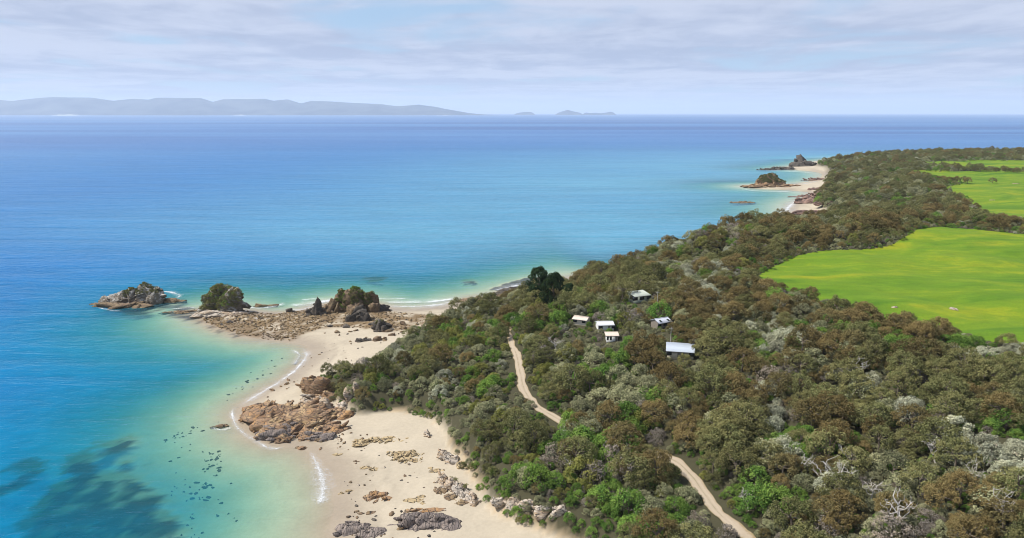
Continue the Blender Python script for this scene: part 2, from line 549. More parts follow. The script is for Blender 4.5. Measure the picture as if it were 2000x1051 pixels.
nx, ny = len(gx), len(gy)
ii, jj = np.meshgrid(np.arange(nx - 1), np.arange(ny - 1))
q0 = (jj * nx + ii).ravel()
QUADS = np.stack([q0, q0 + 1, q0 + nx + 1, q0 + nx], 1)
cls = np.full(len(fx), 2)
cls[tdv < 0.5] = 1
cls[tdc < 0] = 0
for k_, s_ in enumerate(pad_sd):
    cls[s_ > 0] = 3 + k_
fcls = cls[QUADS].max(1)
fcls = np.where((cls[QUADS] == 0).all(1), 0, fcls)
VG = np.stack([fx, fy, tz], 1)


def cut(name, k_, mat, label):
    F_ = QUADS[fcls == k_]
    used = np.unique(F_)
    remap = np.full(len(VG), -1)
    remap[used] = np.arange(len(used))
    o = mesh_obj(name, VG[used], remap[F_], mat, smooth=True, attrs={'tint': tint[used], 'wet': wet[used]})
    tag(o, label, kind='structure')
    return o


cut('sea_bed', 0, M_TERR, 'sandy sea bed with dark weed patches under clear water')
cut('beach', 1, M_TERR, 'pale sand beach between sea and wooded slope')
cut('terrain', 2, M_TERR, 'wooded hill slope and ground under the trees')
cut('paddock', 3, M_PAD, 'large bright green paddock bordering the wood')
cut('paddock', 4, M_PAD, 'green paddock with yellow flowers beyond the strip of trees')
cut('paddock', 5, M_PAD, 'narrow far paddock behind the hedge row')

# ------------------------------------------------------------------ sea
sx = np.concatenate([-np.array([90000, 50000, 28000, 15000, 8000, 5000, 3200, 2200, 1600, 1200, 950, 780, 650, 560, 500, 460]),
                     axis(-430, 900, -160, 160, 3.0, 1.06), np.array([1000, 1300, 1800, 2600, 4000, 7000, 13000, 25000, 50000, 90000])])
sy = np.concatenate([np.array([-600, -200, 0]), axis(60, 2200, 130, 520, 3.0, 1.06), np.array([2400, 2700, 3100, 3700, 4600, 6000, 8500, 12500, 19000, 30000, 50000, 90000])])
SX, SY = np.meshgrid(sx, sy)
x_, y_ = SX.ravel(), SY.ravel()
tzc, sdc, _, sweed, _, sdep = terrain(np.clip(x_, -3000, 3900), np.clip(y_, -250, 6000))
sdep = np.where(sdc > 0, 0.0, -np.minimum(tzc, 0))
sdep = np.where((np.abs(x_) > 2500) | (y_ > 2600), 22, sdep)
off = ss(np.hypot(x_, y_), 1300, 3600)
shelf = np.exp(-(np.maximum(-sdc, 0) / 800.0) ** 1.8) * ss(y_ + 0.35 * x_, 360, 640) * ss(x_, -720, -80)
q0 = (np.arange(len(sy) - 1)[:, None] * len(sx) + np.arange(len(sx) - 1)[None]).ravel()
SQ = np.stack([q0, q0 + 1, q0 + len(sx) + 1, q0 + len(sx)], 1)
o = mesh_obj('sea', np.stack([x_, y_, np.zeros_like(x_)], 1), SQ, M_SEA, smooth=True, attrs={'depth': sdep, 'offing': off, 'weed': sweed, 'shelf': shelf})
tag(o, 'turquoise to blue sea around the coast', kind='structure')

# ------------------------------------------------------------------ far hills and islands across the bay
def mat_hill():
    m, N = new_mat('far_hills')
    ge = N.n('ShaderNodeNewGeometry')
    pos = ge.outputs['Position']
    z_ = N.n('ShaderNodeSeparateXYZ', {0: pos}).outputs[2]
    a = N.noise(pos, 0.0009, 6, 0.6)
    c = N.ramp(a, [(0.38, (0.012, 0.022, 0.034)), (0.62, (0.080, 0.092, 0.095))])  # wide tone spread paints light and dark spurs into the scrub colour
    dune = N.noise(N.mapping(pos, (1.0, 0.4, 1), (0, 0, 0), (0, 0, 0)), 0.00042, 5, 0.6, 0.3)
    low = N.math('SUBTRACT', 1.0, N.sstep(N.math('ADD', z_, N.math('MULTIPLY', dune, -420.0)), -262.0, -225.0))
    c = N.mix(low, c, (0.80, 0.78, 0.72, 1))
    p = N.n('ShaderNodeBsdfDiffuse', {'Color': c})
    out(N, p.outputs[0])
    return m


M_HILL = mat_hill()


def hill_range(name, prof, dist, depth, label, seed, n=220):
    """a ridge whose skyline follows heights given along it"""
    px = np.array([p[0] for p in prof], float)
    py = np.array([p[1] for p in prof], float)
    us = np.linspace(px[0], px[-1], n)
    top = np.interp(us, px, py)
    X0 = (us - CX) / F * dist / 1.0 * 1.0
    Ht = CAM_H + (220.5 - top) / F * dist
    Ht = Ht + 8 * fb2(X0, X0 * 0 + seed, dist * 0.012, 4, seed)
    base = np.minimum(1, np.minimum((us - us[0]), (us[-1] - us)) / (us[-1] - us[0]) * 12)
    rows = 13
    V = []
    for r in range(rows):
        t = r / (rows - 1)
        s_ = math.sin(math.pi * min(t / 0.62, 1.0) * 0.5) if t < 0.62 else math.cos((t - 0.62) / 0.38 * math.pi / 2)
        yy = dist - depth * 0.6 + depth * t
        rid = 0.5 + 0.5 * fb2(X0 * 1.0, np.full_like(X0, yy * 0.5), dist * 0.03, 4, seed + 3)
        prof_z = Ht * s_ * (1 - (1 - s_ ** 2) * 0.95 * rid) - (3 if r in (0, rows - 1) else 0)
        xs = X0 * (yy / dist) + (1 - s_) * dist * 0.006 * fb2(X0, np.full_like(X0, yy), dist * 0.05, 3, seed + 9)
        V.append(np.stack([xs, np.full_like(xs, yy) + depth * 0.12 * (1 - t) * fb2(X0, X0 * 0, dist * 0.06, 3, seed + 5), prof_z * np.maximum(base, 0.02)], 1))
    V = np.concatenate(V)
    q = (np.arange(rows - 1)[:, None] * n + np.arange(n - 1)[None]).ravel()
    Q = np.stack([q, q + 1, q + n + 1, q + n], 1)
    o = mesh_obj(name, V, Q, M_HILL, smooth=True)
    tag(o, label, kind='structure')
    return o


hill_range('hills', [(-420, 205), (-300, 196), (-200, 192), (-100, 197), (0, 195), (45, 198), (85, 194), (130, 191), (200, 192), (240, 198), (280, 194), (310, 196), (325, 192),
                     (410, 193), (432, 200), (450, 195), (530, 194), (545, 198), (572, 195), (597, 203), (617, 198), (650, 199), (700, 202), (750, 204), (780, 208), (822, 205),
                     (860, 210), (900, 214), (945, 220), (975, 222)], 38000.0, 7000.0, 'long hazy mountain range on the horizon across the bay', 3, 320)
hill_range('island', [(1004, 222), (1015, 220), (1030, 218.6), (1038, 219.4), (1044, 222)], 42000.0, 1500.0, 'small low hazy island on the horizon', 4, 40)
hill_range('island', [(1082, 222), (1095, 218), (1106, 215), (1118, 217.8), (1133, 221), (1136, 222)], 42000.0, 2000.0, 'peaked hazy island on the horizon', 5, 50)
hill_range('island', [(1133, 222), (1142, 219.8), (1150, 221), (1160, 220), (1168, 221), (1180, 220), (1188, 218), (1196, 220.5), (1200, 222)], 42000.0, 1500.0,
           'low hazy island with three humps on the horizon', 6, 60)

# ------------------------------------------------------------------ rocks
def ico(sub):
    import bmesh
    bm = bmesh.new()
    bmesh.ops.create_icosphere(bm, subdivisions=sub, radius=1.0)
    bm.verts.ensure_lookup_table()
    V = np.array([v.co[:] for v in bm.verts])
    T = np.array([[v.index for v in f.verts] for f in bm.faces])
    bm.free()
    return V, T


ICO = {s: ico(s) for s in (1, 2, 3, 4)}


def chunk(sub, r, scale=(1, 1, 1), rot=None, rough=0.12, planes=11, dlo=0.42, dhi=0.82):
    """one angular boulder: a ball cut by random planes, then roughened"""
    V, T = ICO[sub]
    nrm = r.normal(size=(planes, 3))
    nrm /= np.linalg.norm(nrm, axis=1)[:, None]
    d = r.uniform(dlo, dhi, planes)
    dots = V @ nrm.T
    rad = np.min(np.where(dots > 0.05, d / np.maximum(dots, 0.05), 9), 1)
    rad = np.minimum(rad, 1.15)
    P = V * rad[:, None]
    off_ = r.uniform(0, 50, 3)
    nn = fbm(P * 3.1 + off_, 3, 3, 0.6)
    P = P * (1.25 + rough * nn[:, None] * 0.9)
    P = P * np.array(scale)
    if rot is not None:
        P = P @ np.array(rot).T
    return P, T


def rotm(ax, ay, az):
    return np.array(Euler((ax, ay, az)).to_matrix())


def join(parts):
    V, T, n = [], [], 0
    for P, F_ in parts:
        V.append(P)
        T.append(F_ + n)
        n += len(P)
    return np.concatenate(V), np.concatenate(T)


def mat_rock(name, cols, dark=(0.03, 0.028, 0.026), lichen=None, zdark=0.6, strata=(0.5, 0.2, 2.2), sc=0.35):
    """rock with bands, patches and dark tide staining low down"""
    m, N = new_mat(name)
    ge = N.n('ShaderNodeNewGeometry')
    pos = ge.outputs['Position']
    a = N.noise(N.mapping(pos, strata, (0.5, 0.4, 0.3)), sc * 1.6, 6, 0.65, 0.7)
    b = N.noise(pos, sc * 0.35, 4, 0.55, 0.4)
    c = N.noise(pos, 2.4, 5, 0.7)
    st = [(0.28 + 0.44 * i / max(1, len(cols) - 1), cc) for i, cc in enumerate(cols)]
    col = N.ramp(N.math('ADD', N.math('MULTIPLY', a, 0.6), N.math('MULTIPLY', b, 0.4)), st)
    if lichen:
        nz = N.n('ShaderNodeSeparateXYZ', {0: ge.outputs['Normal']}).outputs[2]
        lf = N.math('MULTIPLY', N.sstep(N.math('ADD', N.noise(pos, 0.5, 5, 0.6), N.math('MULTIPLY', nz, 0.22)), 0.56, 0.72), 0.8)
        col = N.mix(lf, col, (*lichen, 1))
    crack = N.n('ShaderNodeTexVoronoi', {'Vector': N.mapping(pos, strata, (0.5, 0.4, 0.3)), 'Scale': sc * 2.4}, feature='DISTANCE_TO_EDGE').outputs[0]
    ck = N.sstep(crack, 0.0, 0.07)
    col = N.mix(ck, (*dark, 1), col)
    z_ = N.n('ShaderNodeSeparateXYZ', {0: pos}).outputs[2]
    tide = N.sstep(N.math('ADD', z_, N.math('MULTIPLY', b, 1.2)), zdark, zdark + 0.9)
    col = N.mix(tide, N.mix(0.55, col, (*dark, 1)), col)
    f = N.math('ADD', 0.6, N.math('MULTIPLY', c, 0.8))
    col = N.n('ShaderNodeVectorMath', {0: col, 1: N.n('ShaderNodeCombineXYZ', {0: f, 1: f, 2: f}).outputs[0]}, operation='MULTIPLY').outputs[0]
    hh = N.math('ADD', N.math('MULTIPLY', c, 0.5), N.math('ADD', N.math('MULTIPLY', a, 0.8), N.math('MULTIPLY', ck, 0.3)))
    bp = N.n('ShaderNodeBump', {'Height': hh, 'Strength': 0.8, 'Distance': 0.35})
    p = N.n('ShaderNodeBsdfPrincipled', {'Base Color': col, 'Roughness': 0.88, 'Specular IOR Level': 0.25, 'Normal': bp.outputs[0]})
    out(N, p.outputs[0])
    return m


M_R_GREY = mat_rock('grey_rock', [(0.08, 0.07, 0.055), (0.20, 0.17, 0.13), (0.13, 0.10, 0.07), (0.28, 0.25, 0.21)], lichen=(0.38, 0.36, 0.33), zdark=-0.2)
M_R_BROWN = mat_rock('brown_rock', [(0.10, 0.075, 0.05), (0.22, 0.16, 0.09), (0.15, 0.10, 0.065), (0.29, 0.23, 0.15)], zdark=-0.3)
M_R_ORANGE = mat_rock('orange_rock', [(0.12, 0.075, 0.045), (0.35, 0.20, 0.085), (0.20, 0.13, 0.085), (0.42, 0.29, 0.15), (0.27, 0.23, 0.19)], zdark=-0.6)
M_R_DARK = mat_rock('dark_rock', [(0.045, 0.04, 0.035), (0.12, 0.10, 0.08), (0.07, 0.06, 0.05), (0.19, 0.16, 0.13)], zdark=0.2)
M_R_PURPLE = mat_rock('purple_rock', [(0.10, 0.085, 0.078), (0.24, 0.195, 0.165), (0.14, 0.115, 0.105), (0.34, 0.26, 0.19)], zdark=-0.6, strata=(1.6, 0.3, 0.6))
M_R_PALE = mat_rock('pale_rock', [(0.24, 0.19, 0.15), (0.42, 0.37, 0.31), (0.36, 0.25, 0.15), (0.52, 0.48, 0.43)], zdark=-2.0)
M_R_RED = mat_rock('red_rock', [(0.11, 0.07, 0.055), (0.27, 0.17, 0.13), (0.17, 0.11, 0.09), (0.34, 0.24, 0.18)], zdark=0.0)
M_R_TAN = mat_rock('tan_rock', [(0.25, 0.19, 0.11), (0.40, 0.31, 0.18), (0.30, 0.22, 0.12), (0.46, 0.37, 0.23)], zdark=-2.0)


def crag(name, base_px, blobs, mat, label, seed, n=40, size=0.22, strata=(0.35, 0.1, 0.3), flat=0.5, sub=3, cat='rock', group=None, z0=None, sink=0.6):
    """a rock mass. blobs: (dx, dy, rx, ry, height) in metres about the base point (dx to the right, dy away)."""
    r = np.random.default_rng(seed)
    bx, by = at(*base_px, 0.0) if z0 is None else at(*base_px, z0)
    bz = max(Z(bx, by), 0.0) if z0 is None else z0
    parts = []
    tot = sum(b[2] * b[3] for b in blobs)
    R0 = rotm(*strata)
    for (dx, dy, rx, ry, h) in blobs:
        k_ = max(3, int(n * rx * ry / tot))
        sm = (rx * ry) ** 0.5
        # core
        P, T = chunk(min(4, sub + 1), r, (rx * 0.80, ry * 0.80, h * 0.86), rotm(r.uniform(-.12, .12), r.uniform(-.12, .12), r.uniform(0, 0.4)), 0.24, 14, 0.62, 0.92)
        P = P + np.array([dx, dy, 0])
        parts.append((P, T))
        for i in range(k_):
            a = r.uniform(0, 2 * math.pi)
            q = math.sqrt(r.uniform(0, 1)) * 0.95
            x, y = dx + rx * q * math.cos(a), dy + ry * q * math.sin(a)
            top = h * max(0.0, 1 - q ** 2.4)
            z_ = r.uniform(0.35, 0.95) * top if r.random() < 0.8 else r.uniform(0, top)
            s_ = size * sm * (0.35 + 1.1 * r.random() ** 1.8) * (0.75 + 0.5 * (1 - q))
            P, T = chunk(sub if s_ > 1.2 else 2, r, (s_ * r.uniform(1.0, 2.3), s_ * r.uniform(0.45, 0.95), s_ * r.uniform(0.5, 1.1) * (flat + 0.3)),
                         R0 @ rotm(r.uniform(-.22, .22), r.uniform(-.22, .22), r.uniform(-.22, .22)), 0.2)
            parts.append((P + np.array([x, y, z_]), T))
    V, T = join(parts)
    V[:, 2] -= sink
    V[:, 2] = np.maximum(V[:, 2], -3.5)
    o = mesh_obj(name, V, T, mat)
    o.location = (bx, by, bz)
    tag(o, label, cat, group)
    return o


# ------------------------------------------------------------------ foliage
def mat_leaf(name, dark, light, alt, altw=0.4):
    m, N = new_mat(name)
    oi = N.n('ShaderNodeObjectInfo').outputs['Random']
    t = N.n('ShaderNodeAttribute', attribute_name='leaf').outputs['Fac']
    lob = N.n('ShaderNodeAttribute', attribute_name='lobe').outputs['Fac']
    c = N.mix(t, (*dark, 1), (*light, 1))
    af = N.math('MULTIPLY', N.sstep(N.math('ADD', N.math('MULTIPLY', lob, 0.6), N.math('MULTIPLY', oi, 0.6)), 0.45, 0.8), altw)
    c = N.mix(af, c, (*alt, 1))
    oi2 = N.math('FRACT', N.math('MULTIPLY', oi, 7.31))
    f = N.math('ADD', 0.72, N.math('MULTIPLY', oi2, 0.56))
    c = N.n('ShaderNodeVectorMath', {0: c, 1: N.n('ShaderNodeCombineXYZ', {0: f, 1: f, 2: f}).outputs[0]}, operation='MULTIPLY').outputs[0]
    d = N.n('ShaderNodeBsdfDiffuse', {'Color': c, 'Roughness': 0.5})
    tl = N.n('ShaderNodeBsdfTranslucent', {'Color': c})
    s = N.n('ShaderNodeMixShader', {0: 0.32, 1: d.outputs[0], 2: tl.outputs[0]})
    out(N, s.outputs[0])
    return m


LEAF = {
    'brown': mat_leaf('brown_leaves', (0.075, 0.064, 0.029), (0.281, 0.237, 0.104), (0.296, 0.21, 0.086), 0.5),
    'olive': mat_leaf('olive_leaves', (0.071, 0.077, 0.03), (0.279, 0.284, 0.118), (0.284, 0.251, 0.106), 0.5),
    'grey': mat_leaf('grey_green_leaves', (0.1, 0.11, 0.065), (0.394, 0.404, 0.219), (0.452, 0.429, 0.253), 0.5),
    'green': mat_leaf('green_leaves', (0.047, 0.096, 0.022), (0.184, 0.33, 0.068), (0.273, 0.374, 0.079), 0.5),
    'silver': mat_leaf('silver_leaves', (0.22, 0.23, 0.165), (0.53, 0.54, 0.400), (0.52, 0.50, 0.34), 0.5),
    'mauve': mat_leaf('mauve_leaves', (0.134, 0.119, 0.104), (0.352, 0.314, 0.27), (0.374, 0.308, 0.22), 0.5),
    'pine': mat_leaf('dark_conifer_leaves', (0.016, 0.032, 0.015), (0.046, 0.076, 0.032), (0.045, 0.07, 0.03), 0.3),
    'lime': mat_leaf('yellow_green_leaves', (0.11, 0.12, 0.03), (0.30, 0.31, 0.085), (0.33, 0.30, 0.10), 0.5),
}
M_BARK = simple('bark', (0.16, 0.13, 0.10), 0.9, 0.4, 2.0)
M_DEAD = simple('bleached_wood', (0.44, 0.41, 0.37), 0.85, 0.25, 2.0)


def leaf_mesh(lobes, r, per=90, size=(0.22, 0.46), out_c=None, low=-0.35, flat=1.0):
    """leaf sprays over a set of lobes (x, y, z, radius): quads facing mostly outwards"""
    C, Nn, S, Lf, Lb = [], [], [], [], []
    for (x, y, z, rad) in lobes:
        k_ = max(12, int(per * rad * rad))
        d = r.normal(size=(k_ * 3, 3))
        d /= np.linalg.norm(d, axis=1)[:, None]
        d = d[d[:, 2] > low - 0.25 * r.random(len(d))][:k_]
        rr = rad * r.uniform(0.72, 1.06, len(d))
        p = d * rr[:, None] * np.array([1, 1, flat]) + np.array([x, y, z])
        nr = d * 0.75 + r.normal(size=d.shape) * 0.42 + np.array([0, 0, 0.2])
        if out_c is not None:
            oc = p - out_c
            nr = nr + 0.3 * oc / (np.linalg.norm(oc, axis=1)[:, None] + 1e-6)
        C.append(p)
        Nn.append(nr / np.linalg.norm(nr, axis=1)[:, None])
        S.append(r.uniform(size[0], size[1], len(d)))
        Lf.append(np.clip(r.normal(0.5, 0.26, len(d)), 0, 1))
        Lb.append(np.full(len(d), r.random()))
    C, Nn, S, Lf, Lb = map(np.concatenate, (C, Nn, S, Lf, Lb))
    t = np.cross(Nn, r.normal(size=Nn.shape))
    t /= np.linalg.norm(t, axis=1)[:, None]
    b = np.cross(Nn, t)
    sx_, sy_ = S[:, None] * 0.5, (S * r.uniform(0.55, 1.0, len(S)))[:, None] * 0.5
    bend = Nn * S[:, None] * 0.12
    V = np.stack([C - t * sx_ - bend, C - b * sy_ + bend * 0.3, C + t * sx_ - bend, C + b * sy_ + bend * 0.3], 1).reshape(-1, 3)
    Q = np.arange(len(V)).reshape(-1, 4)
    return V, Q, np.repeat(Lf, 4), np.repeat(Lb, 4)


def tube(p0, p1, r0, r1, n=5):
    p0, p1 = np.array(p0, float), np.array(p1, float)
    d = p1 - p0
    d /= np.linalg.norm(d) + 1e-9
    a = np.cross(d, [0.3, 0.9, 0.2])
    a /= np.linalg.norm(a)
    b = np.cross(d, a)
    an = np.arange(n) * 2 * math.pi / n
    ring = np.cos(an)[:, None] * a + np.sin(an)[:, None] * b
    V = np.concatenate([p0 + ring * r0, p1 + ring * r1])
    Q = np.array([[i, (i + 1) % n, n + (i + 1) % n, n + i] for i in range(n)])
    return V, Q


def crooked(p0, p1, r0, r1, r, seg=4, wob=0.12, n=5):
    pts = [np.array(p0, float) + (np.array(p1, float) - np.array(p0, float)) * i / seg for i in range(seg + 1)]
    L = np.linalg.norm(np.array(p1, float) - np.array(p0, float))
    for i in range(1, seg):
        pts[i] = pts[i] + r.normal(size=3) * L * wob * 0.5
    return [tube(pts[i], pts[i + 1], r0 + (r1 - r0) * i / seg, r0 + (r1 - r0) * (i + 1) / seg, n) for i in range(seg)]


def make_lobes(shape, r):
    L = []
    if shape == 'tree':                       # spreading crown of many small domes, radius about 4, top about 7.5
        for i in range(46):
            a, q = r.uniform(0, 6.283), math.sqrt(r.random())
            rad = 3.9 * q
            z = 6.7 - 3.0 * q ** 2.2 + r.uniform(-0.9, 0.5)
            L.append((rad * math.cos(a), rad * math.sin(a), z, r.uniform(0.5, 1.05)))
        for i in range(12):
            a = r.uniform(0, 6.283)
            L.append((3.3 * math.cos(a), 3.3 * math.sin(a), r.uniform(1.8, 3.4), r.uniform(0.6, 1.0)))
    elif shape == 'shrub':                    # rounded bush, radius about 2.8, top about 4.3
        for i in range(30):
            a, q = r.uniform(0, 6.283), math.sqrt(r.random())
            rad = 2.4 * q
            z = 3.5 - 2.0 * q ** 2 + r.uniform(-0.5, 0.3)
            L.append((rad * math.cos(a), rad * math.sin(a), z, r.uniform(0.42, 0.85)))
        for i in range(10):
            a = r.uniform(0, 6.283)
            L.append((2.3 * math.cos(a), 2.3 * math.sin(a), r.uniform(0.6, 1.3), r.uniform(0.5, 0.8)))
    elif shape == 'pine':                     # tall dense dark crown
        for i in range(75):
            t = r.random() ** 0.8
            z = 3.0 + 11.5 * t
            rad = (5.2 * (1 - t ** 2.4) ** 0.6 + 0.5) * math.sqrt(r.uniform(0.25, 1))
            a = r.uniform(0, 6.283)
            L.append((rad * math.cos(a), rad * math.sin(a), z, r.uniform(0.9, 1.6)))
    return L


def make_proto(name, kind, shape, seed):
    """thing > crown, trunk; the crown mesh is shared by its copies"""
    r = np.random.default_rng(seed)
    L = make_lobes(shape, r)
    root = empty(name)
    ctr = np.array([0, 0, 2.0 if shape != 'shrub' else 0.8])
    per = {'tree': 85, 'shrub': 120, 'pine': 95}[shape]
    if kind == 'mauve':
        per *= 0.6
    V, Q, lf, lb = leaf_mesh(L, r, per, (0.20, 0.42) if shape == 'tree' else (0.3, 0.6) if shape == 'pine' else (0.17, 0.36), ctr)
    crown = mesh_obj('crown', V, Q, LEAF[kind], root, attrs={'leaf': lf, 'lobe': lb})
    parts = []
    h = {'tree': 3.2, 'shrub': 1.0, 'pine': 12.0}[shape]
    r0 = {'tree': 0.26, 'shrub': 0.12, 'pine': 0.45}[shape]
    lean = r.normal(size=2) * 0.25
    top = (lean[0], lean[1], h)
    parts += crooked((0, 0, -0.8), top, r0, r0 * 0.7, r, 3, 0.06, 6)
    for i in range(6 if shape == 'tree' else 4):
        l = L[int(r.integers(0, min(len(L), 28)))]
        parts += crooked(top if shape != 'pine' else (0, 0, l[2] - 1), (l[0] * 0.92, l[1] * 0.92, l[2] + l[3] * 0.2), r0 * 0.55, 0.05, r, 4, 0.14, 4)
    V, Q = join(parts)
    mesh_obj('trunk', V, Q, M_BARK, root)
    return root


KSHAPE = {'brown': 'tree', 'olive': 'tree', 'grey': 'shrub', 'green': 'shrub', 'silver': 'shrub', 'mauve': 'shrub', 'lime': 'shrub'}
KNAME = {'brown': 'brown_tree', 'olive': 'olive_green_tree', 'grey': 'grey_green_shrub', 'green': 'green_shrub', 'silver': 'silver_shrub', 'mauve': 'mauve_grey_shrub', 'lime': 'yellow_green_shrub'}
KLOOK = {'brown': 'rusty brown spreading tree', 'olive': 'olive green spreading tree', 'grey': 'grey-green rounded shrub', 'green': 'fresh green leafy shrub',
         'silver': 'pale silvery domed shrub', 'mauve': 'thin mauve-grey bush', 'lime': 'yellow-green low bush'}
KINDS = list(KSHAPE)
NV = 3
PROTO = {(k_, i): make_proto(KNAME[k_], k_, KSHAPE[k_], 100 + 10 * KINDS.index(k_) + i) for k_ in KINDS for i in range(NV)}

# ------------------------------------------------------------------ track, houses: places kept free of trees
TRACK_PX = [(992, 640), (998, 668), (1008, 692), (1017, 735), (1028, 770), (1052, 797), (1085, 817), (1120, 836), (1175, 858), (1225, 872), (1275, 886), (1318, 902),
            (1350, 930), (1375, 965), (1405, 1005), (1440, 1036), (1490, 1075)]
TRACK = [hit(*p)[:2] for p in TRACK_PX]
TRACK2_PX = [(1940, 868), (1975, 884), (2030, 902), (2120, 930)]
TRACK2 = [hit(*p)[:2] for p in TRACK2_PX]


def spline(pts, n=10):
    P = [np.array(p, float) for p in pts]
    P = [2 * P[0] - P[1]] + P + [2 * P[-1] - P[-2]]
    res = []
    for i in range(1, len(P) - 2):
        for j in range(n):
            t = j / n
            a, b, c, d = P[i - 1], P[i], P[i + 1], P[i + 2]
            res.append(0.5 * ((2 * b) + (c - a) * t + (2 * a - 5 * b + 4 * c - d) * t * t + (3 * b - a - 3 * c + d) * t ** 3))
    res.append(P[-2])
    return np.array(res)


def poly_dist(x, y, pts):
    best = np.full(x.shape, 1e18)
    for a, b in zip(pts[:-1], pts[1:]):
        ex, ey = b[0] - a[0], b[1] - a[1]
        t = np.clip(((x - a[0]) * ex + (y - a[1]) * ey) / (ex * ex + ey * ey + 1e-9), 0, 1)
        best = np.minimum(best, (x - a[0] - t * ex) ** 2 + (y - a[1] - t * ey) ** 2)
    return np.sqrt(best)


def ribbon(name, line, half, mat, lift=0.08, cols=9, attrs=True, wob=0.5, seed=1, flat=None):
    """a strip laid on the ground along a line; half = half width (number or list along it)"""
    n = len(line)
    tan = np.gradient(line, axis=0)
    nor = np.stack([-tan[:, 1], tan[:, 0]], 1)
    nor /= np.linalg.norm(nor, axis=1)[:, None] + 1e-9
    hw = np.interp(np.linspace(0, 1, n), np.linspace(0, 1, len(half)), half) if hasattr(half, '__len__') else np.full(n, half)
    hwl = hw * (1 + wob * fb2(line[:, 0], line[:, 1], 5.0, 3, seed))
    hwr = hw * (1 + wob * fb2(line[:, 0], line[:, 1], 5.0, 3, seed + 7))
    V, E = [], []
    for j in range(cols):
        t = j / (cols - 1) * 2 - 1
        off_ = np.where(t < 0, hwl, hwr) * t
        V.append(line + nor * off_[:, None])
        E.append(np.full(n, 1 - abs(t)))
    V = np.stack(V, 1).reshape(-1, 2)
    E = np.stack(E, 1).ravel()
    z_ = np.maximum(terrain(V[:, 0], V[:, 1])[0], 0.0) if flat is None else np.full(len(V), flat)
    q = (np.arange(n - 1)[:, None] * cols + np.arange(cols - 1)[None]).ravel()
    Q = np.stack([q, q + 1, q + cols + 1, q + cols], 1)
    ends = np.minimum(np.arange(n), np.arange(n)[::-1]) / max(1, n * 0.12)
    E = E * np.repeat(np.clip(ends, 0, 1), cols)
    return mesh_obj(name, np.column_stack([V, z_ + lift]), Q, mat, smooth=True, attrs={'edge': E})


def mat_track():
    m, N = new_mat('sandy_track')
    pos = N.n('ShaderNodeNewGeometry').outputs['Position']
    e = N.n('ShaderNodeAttribute', attribute_name='edge').outputs['Fac']
    a = N.noise(pos, 1.1, 6, 0.65)
    c = N.mix(a, (0.27, 0.215, 0.155, 1), (0.38, 0.315, 0.235, 1))
    rut = N.math('MULTIPLY', N.sstep(N.math('ABSOLUTE', N.math('SUBTRACT', e, 0.55)), 0.22, 0.04), 0.3)
    c = N.mix(rut, c, (0.42, 0.355, 0.27, 1))
    mid_ = N.math('MULTIPLY', N.sstep(N.math('ADD', e, N.math('MULTIPLY', N.noise(pos, 0.5, 5, 0.7), 0.5)), 1.12, 1.3), 0.6)
    c = N.mix(mid_, c, (0.16, 0.135, 0.06, 1))
    rim = N.math('SUBTRACT', 1.0, N.sstep(N.math('ADD', e, N.math('MULTIPLY', a, 0.4)), 0.22, 0.42))
    c = N.mix(N.math('MULTIPLY', rim, 0.7), c, (0.20, 0.145, 0.06, 1))
    bp = N.n('ShaderNodeBump', {'Height': a, 'Strength': 0.5, 'Distance': 0.2})
    p = N.n('ShaderNodeBsdfPrincipled', {'Base Color': c, 'Roughness': 0.95, 'Specular IOR Level': 0.15, 'Normal': bp.outputs[0]})
    out(N, p.outputs[0])
    return m


M_TRACK = mat_track()
TL, TL2 = spline(TRACK, 12), spline(TRACK2, 8)
tag(ribbon('dirt_track', TL, [1.2, 1.5, 1.7, 1.3, 1.2, 1.4, 1.7, 1.5, 1.6], M_TRACK, 0.22, 9, wob=0.75), 'pale winding dirt track through the wood', kind='structure')
tag(ribbon('dirt_track', TL2, 0.9, M_TRACK, 0.22, 7, wob=0.35), 'short bend of dirt track on the ridge', kind='structure')

# houses: (px, py of the middle of the roof, width m, depth m, wall height m, rise m, turn)
HOUSES = {
    'long': (1248, 574, 7.6, 5.6, 3.2, 0.8, 0.42),
    'white': (1181, 630, 6.2, 5.6, 2.5, 0.7, 0.10),
    'cream': (1136, 620, 5.8, 4.6, 2.4, 0.7, -0.45),
    'gable': (1291, 625, 6.0, 5.0, 2.7, 1.0, 0.5),
    'cottage': (1195, 652, 4.4, 3.4, 2.6, 0.3, 0.0),
    'shed': (1329, 680, 9.2, 6.4, 2.6, 0.9, -0.22),
}
HPOS = {}
for nm, h in HOUSES.items():
    p = hit(h[0], h[1], lift=h[4])
    HPOS[nm] = (p[0], p[1], Z(p[0], p[1]))

# ------------------------------------------------------------------ trees
def scatter():
    X, Y = [], []
    bands = [(120, 330, 5.0), (330, 520, 5.5), (520, 850, 7.2), (850, 2100, 8.6)]
    for lo, hi, sp_ in bands:
        xs = np.arange(-120, 1500, sp_)
        ys = np.arange(lo, hi, sp_)
        A, B = np.meshgrid(xs, ys)
        A = A + rng.uniform(-0.48, 0.48, A.shape) * sp_
        B = B + rng.uniform(-0.48, 0.48, B.shape) * sp_
        X.append(A.ravel())
        Y.append(B.ravel())
    return np.concatenate(X), np.concatenate(Y)


